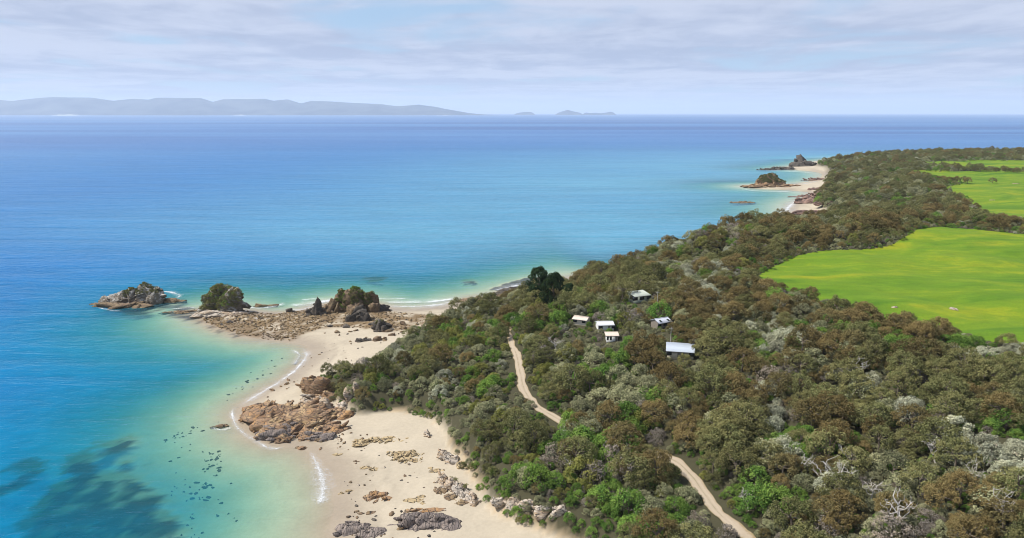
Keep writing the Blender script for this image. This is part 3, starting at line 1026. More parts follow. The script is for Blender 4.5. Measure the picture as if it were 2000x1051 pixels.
tx, ty = scatter()
tlp = project(TL[:, 0], TL[:, 1], terrain(TL[:, 0], TL[:, 1])[0])[0]
ov = TL[((tlp > 1112) & (tlp < 1163)) | ((tlp > 1184) & (tlp < 1236))]
ov = np.repeat(ov, 2, 0)
tx = np.r_[tx, ov[:, 0] + rng.uniform(-1.5, 1.5, len(ov))]
ty = np.r_[ty, ov[:, 1] - rng.uniform(2.6, 5.5, len(ov))]
keep = np.abs(tx) < 0.80 * ty + 40
tx, ty = tx[keep], ty[keep]
th, tdc_, tdv_, _, _, _ = terrain(tx, ty)
pd = np.max([sdf(tx, ty, p) for p in PADS], 0)
edge_n = fb2(tx, ty, 14, 3, 91)
tpx = project(tx, ty, th)[0]
tpy = project(tx, ty, th)[1]
tgap = np.where(((tpx > 1112) & (tpx < 1262)) | (tpy < 692) | ((tpy > 778) & (tpy < 800)), 1.4, 3.3)
ok = (tdv_ + edge_n * 2 > 0.3) & (pd < -1.0) & (poly_dist(tx, ty, TL) > tgap) & (poly_dist(tx, ty, TL2) > 3.0)
for nm, p in HPOS.items():
    rad = max(HOUSES[nm][2], HOUSES[nm][3]) * 0.55 + 2.0
    ok &= np.hypot(tx - p[0], ty - p[1]) > rad
tx, ty, th, tdv_, pd = tx[ok], ty[ok], th[ok], tdv_[ok], pd[ok]
px, py, rngd = project(tx, ty, th + 4)
inview = (px > -200) & (px < 2200) & (py < 1200)
tx, ty, th, tdv_, pd, px, py, rngd = [a[inview] for a in (tx, ty, th, tdv_, pd, px, py, rngd)]
NT_ = len(tx)


def blob(cx, cy, rx, ry, ang=0.0):
    c, s = math.cos(ang), math.sin(ang)
    dx, dy = px - cx, py - cy
    return np.exp(-(((dx * c + dy * s) / rx) ** 2 + ((-dx * s + dy * c) / ry) ** 2))


wts = {k_: np.full(NT_, 0.0) for k_ in KINDS}
far_ = ss(rngd, 520, 800)
left_ = (1 - ss(px, 930, 1120)) * ss(py, 560, 620)
bot_ = blob(1110, 960, 220, 130)
right_ = ss(px, 1330, 1460) * ss(py, 560, 640)
gen = np.maximum(0, 1 - far_ - left_ - bot_ - right_)
wts['brown'] += 0.30 * gen + 0.04 * far_ + 0.08 * left_ + 0.0 * bot_ + 0.33 * right_
wts['olive'] += 0.30 * gen + 0.36 * far_ + 0.40 * left_ + 0.14 * bot_ + 0.28 * right_
wts['grey'] += 0.24 * gen + 0.52 * far_ + 0.55 * left_ + 0.16 * bot_ + 0.18 * right_
wts['green'] += 0.12 * gen + 0.10 * far_ + 0.20 * left_ + 1.5 * bot_ + 0.10 * right_
wts['mauve'] += 0.04 * gen + 0.0 * far_ + 0.05 * left_ + 0.08 * bot_ + 0.03 * right_
wts['lime'] += 0.03 * gen + 0.16 * left_ + 0.10 * bot_
ridge = blob(1810, 795, 330, 26, math.atan2(190, 370))
wts['silver'] += 0.10 * left_ + 5.0 * ridge + 1.6 * blob(1600, 685, 70, 28) + 1.8 * blob(1950, 665, 70, 28) + 0.8 * blob(1500, 800, 22, 40) + 0.5 * blob(1220, 790, 40, 25) \
    + 0.7 * blob(1440, 640, 60, 16) + 0.6 * blob(1410, 525, 25, 10) + 0.7 * blob(1780, 680, 90, 22) + 0.02
wts['grey'] += 1.2 * blob(1130, 780, 80, 50) + 1.0 * blob(1480, 880, 60, 60) + 1.0 * blob(1780, 960, 120, 50) + 0.8 * blob(830, 650, 80, 40)
wts['green'] += 2.4 * blob(1830, 655, 130, 20) + 0.5 * blob(1200, 690, 60, 25)
wts['brown'] += 0.9 * blob(1270, 690, 60, 50) + 0.6 * blob(1600, 830, 110, 60) + 0.5 * blob(1500, 590, 160, 35)
wts['olive'] += 0.4 * blob(1450, 720, 120, 50)
Wm = np.stack([wts[k_] for k_ in KINDS], 1)
jit = np.stack([ss(fb2(tx, ty, 21.0, 2, 200 + i), -0.40, 0.50) for i in range(len(KINDS))], 1)
Wm = Wm * (0.05 + jit ** 2.6 * 2)
Wm /= Wm.sum(1)[:, None]
cum = np.cumsum(Wm, 1)
kidx = (rng.random(NT_)[:, None] > cum).sum(1).clip(0, len(KINDS) - 1)
is_tree = np.isin(kidx, [KINDS.index('brown'), KINDS.index('olive')])
scl = (0.58 + 1.02 * rng.random(NT_) ** 1.5) * np.where(is_tree, 1.0, 1.22)
scl *= 1 + 0.12 * ss(rngd, 600, 900)
scl *= 0.55 + 0.45 * ss(-pd, 1, 24)
scl *= 1 - 0.24 * np.clip(left_, 0, 1) - 0.06 * right_
edge_s = np.maximum(np.minimum(ss(tdv_, 0, 12), 1), ss(ty, 400, 460))
scl *= 0.46 + 0.54 * edge_s
# low growth near the track and houses on the side that would hide them
near_tr = poly_dist(tx, ty - 0.0, TL)
scl *= np.where(((px > 1112) & (px < 1262)) | (py < 685), 1.0, np.where(near_tr < 5.0, 0.5, np.where(near_tr < 8.0, 0.72, 1.0)))
for nm, p in HPOS.items():
    dx, dy = tx - p[0], ty - p[1]
    fl = {'long': 28, 'gable': 24, 'cottage': 24, 'white': 22, 'cream': 22}.get(nm, 17)
    front = (dy < 2) & (dy > -fl) & (np.abs(dx - dy * p[0] / p[1]) < HOUSES[nm][2] * 0.62 + 3.0)
    scl = np.where(front, scl / np.maximum(scl, 0.9) * np.where(dy > -0.4 * fl, 0.40, 0.60), scl)
    kidx = np.where(front & is_tree & (rng.random(NT_) < 0.7), KINDS.index('grey'), kidx)
tvar = rng.integers(0, NV, NT_)
trot = rng.uniform(0, 6.283, NT_)
is_tree = np.isin(kidx, [KINDS.index('brown'), KINDS.index('olive')])


DEAD_PX = [(1628, 975), (1606, 958), (1650, 915), (1560, 930), (1762, 1040), (1640, 1035), (1955, 1020), (1830, 905), (1240, 950), (1118, 930),
           (1300, 775), (1085, 690), (1670, 745), (1905, 960), (1700, 985), (1460, 1000)]
DEAD = [hit(*p) for p in DEAD_PX]
HWORD = {'long': 'near the sage-green house', 'white': 'near the white-roofed cottage', 'cream': 'near the cream-roofed cottage', 'gable': 'near the grey-roofed house',
         'cottage': 'near the small white cottage', 'shed': 'near the zinc-roofed shed'}
sil = np.where(kidx == KINDS.index('silver'))[0]


def place_words(i):
    if min(math.hypot(tx[i] - p[0], ty[i] - p[1]) for p in DEAD) < 8:
        return 'beside a bleached dead tree'
    hd = {nm: math.hypot(tx[i] - p[0], ty[i] - p[1]) for nm, p in HPOS.items()}
    nm = min(hd, key=hd.get)
    if hd[nm] < 24:
        return HWORD[nm]
    if near_tr[i] < 12:
        return 'right beside the dirt track'
    if pd[i] > -16:
        return 'along the edge of the green paddock'
    if tdv_[i] < 12 and py[i] > 780:
        return 'at the wood edge above the near beach'
    if px[i] < 960 and py[i] < 830:
        return 'on the headland slope above the sand spit'
    if px[i] < 1480 and py[i] > 700 and tx[i] < np.interp(ty[i], TL[::-1, 1], TL[::-1, 0]):
        return 'in the thicket between track and near beach'
    if poly_dist(tx[i:i + 1], ty[i:i + 1], TL2)[0] < 25:
        return 'near the short track bend on the ridge'
    if kidx[i] != KINDS.index('silver') and np.min(np.hypot(tx[sil] - tx[i], ty[sil] - ty[i])) < 5.5:
        return 'against a pale silvery shrub in the wood'
    if near_tr[i] < 35:
        return 'in the wood a little inland of the track'
    return 'in the deep wood between track and paddock'


# individuals: the trees and shrubs that show largest
inframe = (px > 5) & (px < 1995) & (py < 1065)
size_px = scl * np.where(is_tree, 8.0, 5.6) / rngd
indiv = np.zeros(NT_, bool)
for sel, most in ((is_tree, 215), (~is_tree, 280)):
    ids = np.where(sel & inframe)[0]
    ids = ids[np.argsort(-size_px[ids] * (0.85 + 0.3 * rng.random(len(ids))))][:most]
    indiv[ids] = True
# each shape needs one standing tree of its own
for (k_, v_) in PROTO:
    c = np.where((kidx == KINDS.index(k_)) & (tvar == v_) & indiv)[0]
    if len(c) == 0:
        c = np.where((kidx == KINDS.index(k_)) & inframe & ~indiv)[0]
        j = c[np.argmax(size_px[c])] if len(c) else int(np.argmax(size_px * (inframe & ~indiv)))
        kidx[j] = KINDS.index(k_); tvar[j] = v_; indiv[j] = True
used = set()
order = np.where(indiv)[0]
for i in order:
    key = (KINDS[kidx[i]], int(tvar[i]))
    root = PROTO[key]
    if key in used:
        root = copy_tree(root)
    used.add(key)
    root.location = (tx[i], ty[i], th[i] - 0.15)
    root.rotation_euler = (0, 0, trot[i])
    root.scale = (scl[i], scl[i], scl[i] * random.uniform(0.85, 1.12))
    w_ = place_words(i)
    sz_ = 'small' if scl[i] < 0.78 else ('broad' if scl[i] > 1.02 else 'middling')
    tag(root, f'{sz_} {KLOOK[key[0]]} {w_}', 'tree' if KSHAPE[key[0]] == 'tree' else 'shrub', f'{sz_} {KLOOK[key[0]]}s {w_}')

# the rest of the wood: one mass
rest = ~indiv
A, B = np.meshgrid(np.arange(-130, 420, 3.3), np.arange(120, 540, 3.3))
ux = (A + rng.uniform(-1.5, 1.5, A.shape)).ravel()
uy = (B + rng.uniform(-1.5, 1.5, A.shape)).ravel()
uh, _, udv, _, _, _ = terrain(ux, uy)
upd = np.max([sdf(ux, uy, p) for p in PADS], 0)
okk = (udv + fb2(ux, uy, 8, 3, 95) * 1.5 > 0.0) & (upd < -0.5) & (poly_dist(ux, uy, TL) > 2.4) & (poly_dist(ux, uy, TL2) > 2.0) & (np.abs(ux) < 0.8 * uy + 30)
for nm, p in HPOS.items():
    okk &= np.hypot(ux - p[0], uy - p[1]) > HOUSES[nm][2] * 0.5 + 0.8
ux, uy, uh = ux[okk], uy[okk], uh[okk]
near_i = np.array([np.argmin((tx - a) ** 2 + (ty - b) ** 2) for a, b in zip(ux, uy)])
UK = np.array([KINDS.index(k_) for k_ in ('grey', 'green', 'grey', 'mauve', 'lime', 'grey', 'green')])
under = kidx[near_i]
under = np.where(np.isin(under, [0, 1]) | (rng.random(len(ux)) < 0.4), UK[rng.integers(0, 7, len(ux))], under)
under = np.where((under == KINDS.index('lime')) & (rng.random(len(ux)) < 0.6), KINDS.index('green'), under)
uscl = rng.uniform(0.3, 0.62, len(ux))
pts = np.stack([np.r_[tx[rest], ux], np.r_[ty[rest], uy], np.r_[th[rest], uh] - 0.15], 1)
me = bpy.data.meshes.new('woodland')
me.vertices.add(len(pts))
me.vertices.foreach_set('co', pts.ravel())
pick = np.r_[kidx[rest] * NV + tvar[rest], under * NV + rng.integers(0, NV, len(ux))]
rturn = np.r_[trot[rest], rng.uniform(0, 6.283, len(ux))]
a_ = me.attributes.new('pick', 'INT', 'POINT')
a_.data.foreach_set('value', pick.astype(np.int32))
a_ = me.attributes.new('turn', 'FLOAT_VECTOR', 'POINT')
a_.data.foreach_set('vector', np.stack([rturn * 0, rturn * 0, rturn], 1).ravel())
a_ = me.attributes.new('size', 'FLOAT_VECTOR', 'POINT')
s_ = np.r_[scl[rest], uscl]
a_.data.foreach_set('vector', np.stack([s_, s_, s_ * rng.uniform(0.85, 1.12, len(s_))], 1).ravel())
wood = bpy.data.objects.new('woodland', me)
COL.objects.link(wood)
tag(wood, 'dense mixed coastal woodland covering the hill', 'woodland', kind='stuff')


def wood_nodes():
    ng = bpy.data.node_groups.new('woodland', 'GeometryNodeTree')
    ng.interface.new_socket('Geometry', in_out='INPUT', socket_type='NodeSocketGeometry')
    ng.interface.new_socket('Geometry', in_out='OUTPUT', socket_type='NodeSocketGeometry')
    nn, ln = ng.nodes, ng.links
    gi, go = nn.new('NodeGroupInput'), nn.new('NodeGroupOutput')
    jn = nn.new('GeometryNodeJoinGeometry')

    def attr(nm, typ):
        a = nn.new('GeometryNodeInputNamedAttribute')
        a.data_type = typ
        a.inputs['Name'].default_value = nm
        return [o for o in a.outputs if o.enabled][0]
    pk, tn, sz = attr('pick', 'INT'), attr('turn', 'FLOAT_VECTOR'), attr('size', 'FLOAT_VECTOR')
    e2r = nn.new('FunctionNodeEulerToRotation')
    ln.new(tn, e2r.inputs[0])
    for ki, k_ in enumerate(KINDS):
        for v_ in range(NV):
            root = PROTO[(k_, v_)]
            crown = [c for c in root.children if c.name.startswith('crown')][0]
            oi = nn.new('GeometryNodeObjectInfo')
            oi.transform_space = 'ORIGINAL'
            oi.inputs['Object'].default_value = crown
            oi.inputs['As Instance'].default_value = True
            cmp_ = nn.new('FunctionNodeCompare')
            cmp_.data_type, cmp_.operation = 'INT', 'EQUAL'
            ins = [s for s in cmp_.inputs if s.enabled]
            ln.new(pk, ins[0])
            ins[1].default_value = ki * NV + v_
            ip = nn.new('GeometryNodeInstanceOnPoints')
            ln.new(gi.outputs[0], ip.inputs['Points'])
            ln.new(cmp_.outputs[0], ip.inputs['Selection'])
            ln.new(oi.outputs['Geometry'], ip.inputs['Instance'])
            ln.new(e2r.outputs[0], ip.inputs['Rotation'])
            ln.new(sz, ip.inputs['Scale'])
            ln.new(ip.outputs[0], jn.inputs[0])
    ln.new(jn.outputs[0], go.inputs[0])
    return ng


md = wood.modifiers.new('woodland', 'NODES')
md.node_group = wood_nodes()
print('TREES', NT_, 'individual', int(indiv.sum()))

# ------------------------------------------------------------------ dark conifers, hedge rows
for i, (cpx, cpy, s_, rz, lab) in enumerate([
        (1052, 598, 1.32, 0.3, 'tallest dark conifer with a dense round crown, above the rocky shore'),
        (1082, 606, 1.22, 2.1, 'broad dark conifer beside the tallest conifer, near the cottages'),
        (1112, 602, 0.8, 4.0, 'smallest dark conifer of the three beside the cottages')]):
    root = make_proto('conifer_tree', 'pine', 'pine', 400 + i)
    p = hit(cpx, cpy)
    root.location = (p[0], p[1], p[2] - 0.2)
    root.scale = (s_, s_, s_ * 1.02)
    root.rotation_euler = (0, 0, rz)
    tag(root, lab, 'tree')


def row(p0, p1, n, kinds, s_, label, group):
    a, b = hit(*p0), hit(*p1)
    for i in range(n):
        t = (i + random.uniform(-0.3, 0.3)) / max(1, n - 1)
        x, y = a[0] + (b[0] - a[0]) * t + random.uniform(-2, 2), a[1] + (b[1] - a[1]) * t + random.uniform(-3, 3)
        k_ = random.choice(kinds)
        o = copy_tree(PROTO[(k_, random.randrange(NV))])
        f = s_ * random.uniform(0.75, 1.2)
        o.scale = (f * 1.15, f * 1.15, f)
        o.rotation_euler = (0, 0, random.uniform(0, 6.28))
        o.location = (x, y, Z(x, y) - 0.2)
        tag(o, label, 'tree', group)


row((1836, 330), (1996, 339), 24, ['olive', 'olive', 'brown'], 1.15, 'tree in the long hedge row between the two far paddocks', 'hedge row between the far paddocks')
row((1806, 352), (1888, 358), 11, ['olive', 'brown'], 1.05, 'tree in the short row at the corner of the flowery paddock', 'short row by the flowery paddock')
row((1940, 358), (1943, 358), 1, ['olive'], 1.35, 'lone round bush standing in the flowery far paddock', None)
row((1800, 311), (1998, 308), 30, ['olive', 'brown'], 1.0, 'tree of the far belt behind the narrow paddock on the skyline', 'skyline belt beyond the far paddock')

# ------------------------------------------------------------------ dead trees
def dead_tree(pxy, s_, seed, label):
    r = np.random.default_rng(seed)
    p = hit(*pxy)
    root = empty('dead_tree', (p[0], p[1], p[2] - 0.3), r.uniform(0, 6.28), s_ * 1.22)
    tag(root, label, 'tree', 'bleached dead trees in the wood')
    top = np.array([r.normal() * 0.9, r.normal() * 0.9, 4.2])
    V, Q = join(crooked((0, 0, -0.5), top, 0.24, 0.15, r, 4, 0.10, 6))
    mesh_obj('trunk', V, Q, M_DEAD, root)
    for i in range(6):
        a = i * 1.05 + r.uniform(-0.4, 0.4)
        st = top * r.uniform(0.6, 1.0)
        en = st + np.array([math.cos(a) * 2.6, math.sin(a) * 2.6, r.uniform(1.0, 3.4)])
        parts = crooked(st, en, 0.12, 0.05, r, 4, 0.2, 5)
        for j in range(3):
            q = st + (en - st) * r.uniform(0.45, 0.95)
            parts += crooked(q, q + np.array([r.normal() * 1.0, r.normal() * 1.0, r.uniform(0.3, 1.5)]), 0.06, 0.025, r, 3, 0.25, 4)
        V, Q = join(parts)
        mesh_obj('limb', V, Q, M_DEAD, root)


for i, pxy in enumerate(DEAD_PX):
    dead_tree(pxy, [1.15, 0.9, 0.8, 0.8, 1.1, 0.8, 0.9, 0.8, 0.75, 0.7, 0.75, 0.85, 0.9, 0.8, 0.8, 0.7][i], 500 + i, 'bare bleached dead tree with forked white limbs in the wood')


# ------------------------------------------------------------------ sea stacks, outcrops and beach rocks
def veg_cap(parent, ellipses, kind, seed, per=70, rad=(0.7, 1.3), n=30, size=(0.22, 0.46), steep=0.15):
    """low bushes over the top of a rock: ellipses (dx, dy, rx, ry, z) in the rock's own metres"""
    r = np.random.default_rng(seed)
    L = []
    me = parent.data
    tree = BVHTree.FromPolygons([v.co[:] for v in me.vertices], [tuple(p.vertices) for p in me.polygons])
    co = np.array([v.co[:] for v in me.vertices])
    tri = np.array([p.vertices[:] for p in me.polygons])
    A_, B_, C_ = co[tri[:, 0]], co[tri[:, 1]], co[tri[:, 2]]
    nr = np.cross(B_ - A_, C_ - A_)
    ar = np.linalg.norm(nr, axis=1) + 1e-9
    nr = nr / ar[:, None]
    ctr = (A_ + B_ + C_) / 3
    for (dx, dy, rx, ry, z0, z1) in ellipses:
        inside = ((ctr[:, 0] - dx) / rx) ** 2 + ((ctr[:, 1] - dy) / ry) ** 2 < 1
        w_ = ar * inside * (ctr[:, 2] > 0.62 * z0) * (nr[:, 2] > steep)
        if w_.sum() <= 0:
            continue
        ids = r.choice(len(tri), size=n * 5, p=w_ / w_.sum())
        c = 0
        for t_ in ids:
            p, d = Vector(ctr[t_]), Vector(nr[t_])
            if tree.ray_cast(p + d * 0.06, (d + Vector((0, -0.3, 0.8))).normalized(), 6.0)[0] is not None:
                continue
            rd = r.uniform(*rad)
            q = p + d * 0.25 * rd
            L.append((q.x, q.y, q.z, rd))
            c += 1
            if c >= n:
                break
    V, Q, lf, lb = leaf_mesh(L, r, per, size, None, -0.2, 0.8)
    return mesh_obj('vegetation', V, Q, LEAF[kind], parent, attrs={'leaf': lf, 'lobe': lb})


def sub_crag(parent, name, blobs, mat, seed, n=25, size=0.22, strata=(0.35, 0.1, 0.3), flat=0.4, sub=3):
    o = crag(name, (1000, 600), blobs, mat, None, seed, n, size, strata, flat, sub, cat=None, z0=0.0)
    o.location = (0, 0, 0)
    o.parent = parent
    return o


s1 = crag('sea_stack', (268, 592), [(6, 3, 8.5, 6, 10.4), (2, 3, 7, 6, 9.2), (10, 3, 6, 6, 9.4), (-3, 2, 6, 5, 7.2), (-8, 1, 7, 4.5, 6.2), (-13, 0, 6.5, 4.2, 5.2), (-17, 0, 5.5, 3.8, 4.4), (11, 0, 5, 5, 6.5)], M_R_GREY,
          'craggy grey sea stack with pale ledges and scrub on top, farthest out from the beach', 11, 95, 0.30, (0.1, -0.28, 0.2), 0.45, 3, 'sea stack')
sub_crag(s1, 'shelf', [(-6, -7, 16, 5, 1.9), (3, -8, 10, 4.5, 1.7), (-20, -3, 7, 2.5, 1.3), (19, 3, 7, 2.6, 2.2), (24, 5, 4, 1.5, 1.2)], M_R_BROWN, 12, 70, 0.30, (0.25, -0.1, 0.3), 0.2)
veg_cap(s1, [(7, 2, 7.5, 5.5, 9.0, 12.4), (1, 2, 5, 4.5, 8.4, 9.4), (-5, 1, 3.0, 3.0, 6.5, 8.6)], 'olive', 13, 80, (0.5, 0.9), 75)

s2 = crag('sea_stack', (436, 614), [(2, 3, 9, 8, 14), (5, 2, 7.5, 7, 13.5), (-4, 2, 7, 6, 11.0), (-9, -1, 5, 4, 5.0)], M_R_GREY,
          'steep sea stack thickly covered in green scrub at the tip of the reef', 21, 90, 0.27, (0.1, 0.2, 0.2), 0.7, 3, 'sea stack')
sub_crag(s2, 'shelf', [(0, -6, 12, 3.5, 2.2), (-9, -5, 6, 3, 1.8), (9, -4, 5, 3, 2.0)], M_R_PALE, 22, 70, 0.30, (0.2, 0.1, 0.3), 0.4)
veg_cap(s2, [(1.5, 1, 9.5, 8.5, 5.5, 14.0), (-5, -1, 7, 6, 3.2, 9.0)], 'olive', 23, 75, (0.6, 1.1), 300, steep=-0.3)
veg_cap(s2, [(0, -2, 7, 5, 7.0, 11.6)], 'green', 24, 70, (0.6, 1.0), 50)

s3 = crag('sea_stack', (688, 614), [(2, 4, 8.5, 7, 12.4), (-4, 4, 6.5, 6, 11.0), (8, 3, 6, 5, 10.0), (12, 2, 4, 4, 7.0), (-9, 3, 5, 5, 7.5), (2, -3, 6, 4, 6.0), (-5, -2, 4, 3, 4.5)], M_R_BROWN,
          'tall brown rock stack with green scrub and an orange patch, landward end of the reef', 31, 95, 0.27, (0.3, 0.3, 0.2), 0.7, 3, 'sea stack')
veg_cap(s3, [(4, 3, 5, 4.5, 9.5, 13.2), (-4.5, 2, 3.6, 3.6, 7, 10.0), (2, -2, 3.0, 2.5, 5.0, 7.4), (9, 2, 3, 3, 6.4, 9.0)], 'olive', 33, 80, (0.5, 0.95), 80, steep=-0.1)
veg_cap(s3, [(-5, 2, 4.2, 5.0, 4.4, 9.2), (3, 3, 4, 4, 9, 12)], 'green', 34, 80, (0.5, 0.9), 60)

crag('rock_pinnacle', (617, 622), [(0, 2, 3.2, 3, 8.6), (-3, 1, 3, 2.5, 3.4), (3.5, 1, 3, 2.5, 4.2)], M_R_DARK, 'dark jagged pinnacle rock on the reef', 41, 40, 0.34, (0.2, 0.9, 0.2), 1.0)
crag('rock_pinnacle', (646, 618), [(0, 2, 3.4, 3, 7.0), (3, 2, 3, 3, 6.0), (-3, 1, 2.5, 2, 3.5)], M_R_BROWN, 'brown twin-peaked rock between pinnacle and scrub-topped stack', 42, 36, 0.34, (0.2, 0.7, 0.2), 0.9)
o = crag('rock_outcrop', (697, 636), [(1, 2, 5.5, 4, 6.4), (-3, 0, 3, 2.4, 3.6)], M_R_DARK, 'large dark wedge-shaped rock at the foot of the scrub-topped stack', 43, 40, 0.32, (0.2, -0.5, 0.2), 0.7)
crag('rock_outcrop', (742, 611), [(0, 1, 5.0, 3.5, 4.4)], M_R_DARK, 'dark rounded rock standing in the surf behind the reef', 44, 22, 0.32)
o = crag('rock_outcrop', (744, 655), [(0, 2, 4.2, 4.0, 6.0), (2, -1, 3, 2.5, 3.0)], M_R_DARK, 'dark rock with a scrubby cap beside the wooded slope', 45, 36, 0.32)
veg_cap(o, [(0, 2, 3.0, 2.6, 3.8, 5.6)], 'olive', 46, 80, (0.4, 0.8), 18)
crag('rock_outcrop', (701, 674), [(0, 0, 2.2, 1.8, 2.6), (2.6, 0.5, 2.0, 1.6, 1.8), (5, 1, 1.6, 1.4, 1.4)], M_R_DARK, 'row of dark stones on the sand below the wedge rock', 47, 24, 0.36)
crag('rock_outcrop', (740, 673), [(0, 0, 2.6, 2.0, 2.8), (2.6, 0.5, 2.0, 1.6, 2.0)], M_R_BROWN, 'brown broken rock at the edge of sand and wood', 48, 24, 0.36)
crag('rock_outcrop', (566, 609), [(0, 0, 2.8, 1.8, 3.0), (2.8, 0, 1.8, 1.4, 1.4)], M_R_DARK, 'small dark two-humped rock alone in the surf', 49, 16, 0.36)
crag('rock_outcrop', (508, 598), [(0, 0, 4.0, 2.0, 1.9), (6, 1, 4.0, 1.6, 1.2)], M_R_BROWN, 'low brown rock awash beyond the scrub-covered stack', 50, 26, 0.34)
crag('rock_outcrop', (352, 609), [(0, 0, 5.5, 1.6, 1.3), (-7, -1, 4.0, 1.3, 0.9), (7, 2, 5, 1.4, 1.2), (2, -3, 5, 1.2, 0.9)], M_R_BROWN,
     'thin line of low brown rocks linking the two outer stacks', 51, 60, 0.34, (0.1, -0.2, 0.35), 0.25)
crag('rock_outcrop', (933, 590), [(0, 2, 7, 5, 2.4), (8, 4, 8, 5, 2.2), (-7, 1, 5, 3, 1.4), (16, 8, 8, 5, 2.0)], M_R_BROWN, 'brown shore rocks in the surf behind the headland trees', 52, 60, 0.26)
crag('rock_outcrop', (1000, 575), [(0, 2, 9, 6, 2.6), (9, 6, 8, 6, 2.4), (-9, 0, 6, 4, 1.4)], M_R_DARK, 'dark shore rocks in the surf beside the tallest conifer', 53, 60, 0.26)

# the broad orange outcrop between the two beaches
oc = crag('rock_outcrop', (575, 828), [(-11.5, 6, 9, 8, 3.3), (-17, 8, 5, 5, 2.4), (-2, -9, 8.5, 7.5, 3.6), (-6, -4, 7, 6, 3.4), (12, -9, 9, 6.5, 2.3), (8, 4, 10, 8, 4.0), (17, 3, 6.5, 4.5, 2.4), (2, 0, 8, 6, 4.2)],
          M_R_ORANGE, 'broad orange and brown rock outcrop between the two sand beaches', 61, 260, 0.20, (0.45, -0.35, 0.75), 0.32)
sub_crag(oc, 'grey_rock_face', [(4, 13, 5, 4.5, 5.4), (9, 9, 4, 3.5, 4.6), (0, 13, 4, 3.5, 3.6), (15, 9, 3.5, 3, 3.6)], M_R_PALE, 62, 70, 0.26, (0.3, 0.5, 0.7), 0.5)
sub_crag(oc, 'dark_rock_face', [(-3, -12, 7, 3.6, 2.8), (1, -8, 4, 4, 3.9), (12, -13, 6, 3.0, 1.4)], M_R_PURPLE, 63, 60, 0.26, (0.9, 0.2, 0.3), 0.35)
crag('cliff_face', (622, 775), [(-3, 3, 4.5, 5, 6.5), (2, -3, 4.5, 5, 6.5), (6, -8, 4, 4, 4.5), (-5, 8, 3.5, 4, 5.0)], M_R_ORANGE, 'upright orange cliff face below the wooded headland', 64, 90, 0.24, (1.2, 0.3, 0.4), 0.7, cat='cliff')
crag('cliff_face', (697, 800), [(0, 2, 2.4, 2.0, 5.2), (-3, 1, 2.2, 1.8, 3.0), (3, 1, 2.0, 1.6, 2.4)], M_R_PALE, 'pale buttress standing out from the dark trees above the near beach', 65, 36, 0.34, (0.2, 0.9, 0.2), 0.9, cat='cliff')
crag('rock_outcrop', (434, 832), [(0, 0, 2.6, 1.5, 1.1), (-2.5, -0.5, 1.6, 1.0, 0.6)], M_R_BROWN, 'small brown rock with white water off the orange outcrop', 66, 18, 0.36)

# near beach
crag('rock_outcrop', (828, 1032), [(0, 0, 6.5, 4.2, 2.0), (4.5, -1, 5.5, 3.8, 1.6), (-4, 2, 3.5, 3, 2.0), (7, -2, 4, 3, 1.2)], M_R_PURPLE, 'large purple-grey slabby rock on the near beach', 71, 110, 0.24, (1.1, 0.35, 0.5), 0.32)
crag('rock_outcrop', (838, 1010), [(0, 0, 6.0, 1.6, 0.9), (-4, 0.5, 3, 1.2, 0.8)], M_R_ORANGE, 'orange strip of rock behind the purple-grey slab on sand', 72, 36, 0.30, (0.2, 0.2, 0.2), 0.25)
crag('rock_outcrop', (693, 1038), [(0, 0, 3.8, 3.6, 1.8), (-3, 1, 2.4, 2.2, 1.0), (2.5, 1, 2.2, 2.5, 1.6)], M_R_PURPLE, 'dark slanted slabs at the wet edge of the near beach', 73, 60, 0.28, (1.0, 0.3, 0.6), 0.32)
crag('rock_outcrop', (733, 1046), [(0, 0, 4.0, 2.6, 1.4), (4, 2.5, 3.0, 1.4, 0.8)], M_R_PURPLE, 'dark ribbed rocks between the slanted slabs and the large slab', 74, 50, 0.28, (1.0, 0.3, 0.6), 0.32)
crag('rock_outcrop', (734, 974), [(0, 0, 3.4, 2.6, 1.4), (3.4, -2.5, 3.0, 2.0, 0.9), (7, -5, 2.8, 1.4, 0.6)], M_R_ORANGE, 'brown and orange rock trailing off into the sand', 75, 60, 0.28, (0.6, 0.3, 0.7), 0.32)
crag('rock_outcrop', (684, 962), [(0, 0, 1.6, 1.0, 0.9), (-2, -0.6, 1.6, 0.8, 0.5), (1.8, 0.1, 1.0, 0.8, 0.6)], M_R_TAN, 'small heap of tan stones at the edge of the wet sand', 76, 30, 0.34)
crag('rock_outcrop', (722, 1008), [(0, 0, 3.4, 1.2, 0.7), (4.5, 0, 2.2, 1.1, 0.7), (-3, 1.5, 1.6, 0.9, 0.4)], M_R_BROWN, 'line of low brown stones half buried in sand', 77, 50, 0.32)
o = crag('rock_outcrop', (898, 975), [(-5.4, 6.5, 2.2, 2.2, 2.4), (-3, 3.2, 2.4, 2.6, 2.4), (0, 0, 2.6, 2.8, 2.7), (3.0, -3.6, 2.6, 2.6, 2.6), (5, -6.4, 2.0, 2.0, 1.8)], M_R_PALE,
         'long pale grey rock ridge lying below the wood on the near beach', 78, 110, 0.30, (0.5, 0.9, -0.85), 0.45)
sub_crag(o, 'shelf', [(-5, 0.5, 2.2, 2.4, 0.9), (-2, -3, 2.4, 2.2, 0.9), (1, -6, 2.2, 2.0, 0.8)], M_R_BROWN, 79, 60, 0.30, (0.3, 0.3, -0.85), 0.3)
veg_cap(o, [(-1.5, 4.5, 1.6, 1.6, 1.6, 2.4), (2.5, 0.6, 1.2, 1.4, 1.8, 2.5)], 'olive', 80, 90, (0.3, 0.6), 14, (0.15, 0.3))
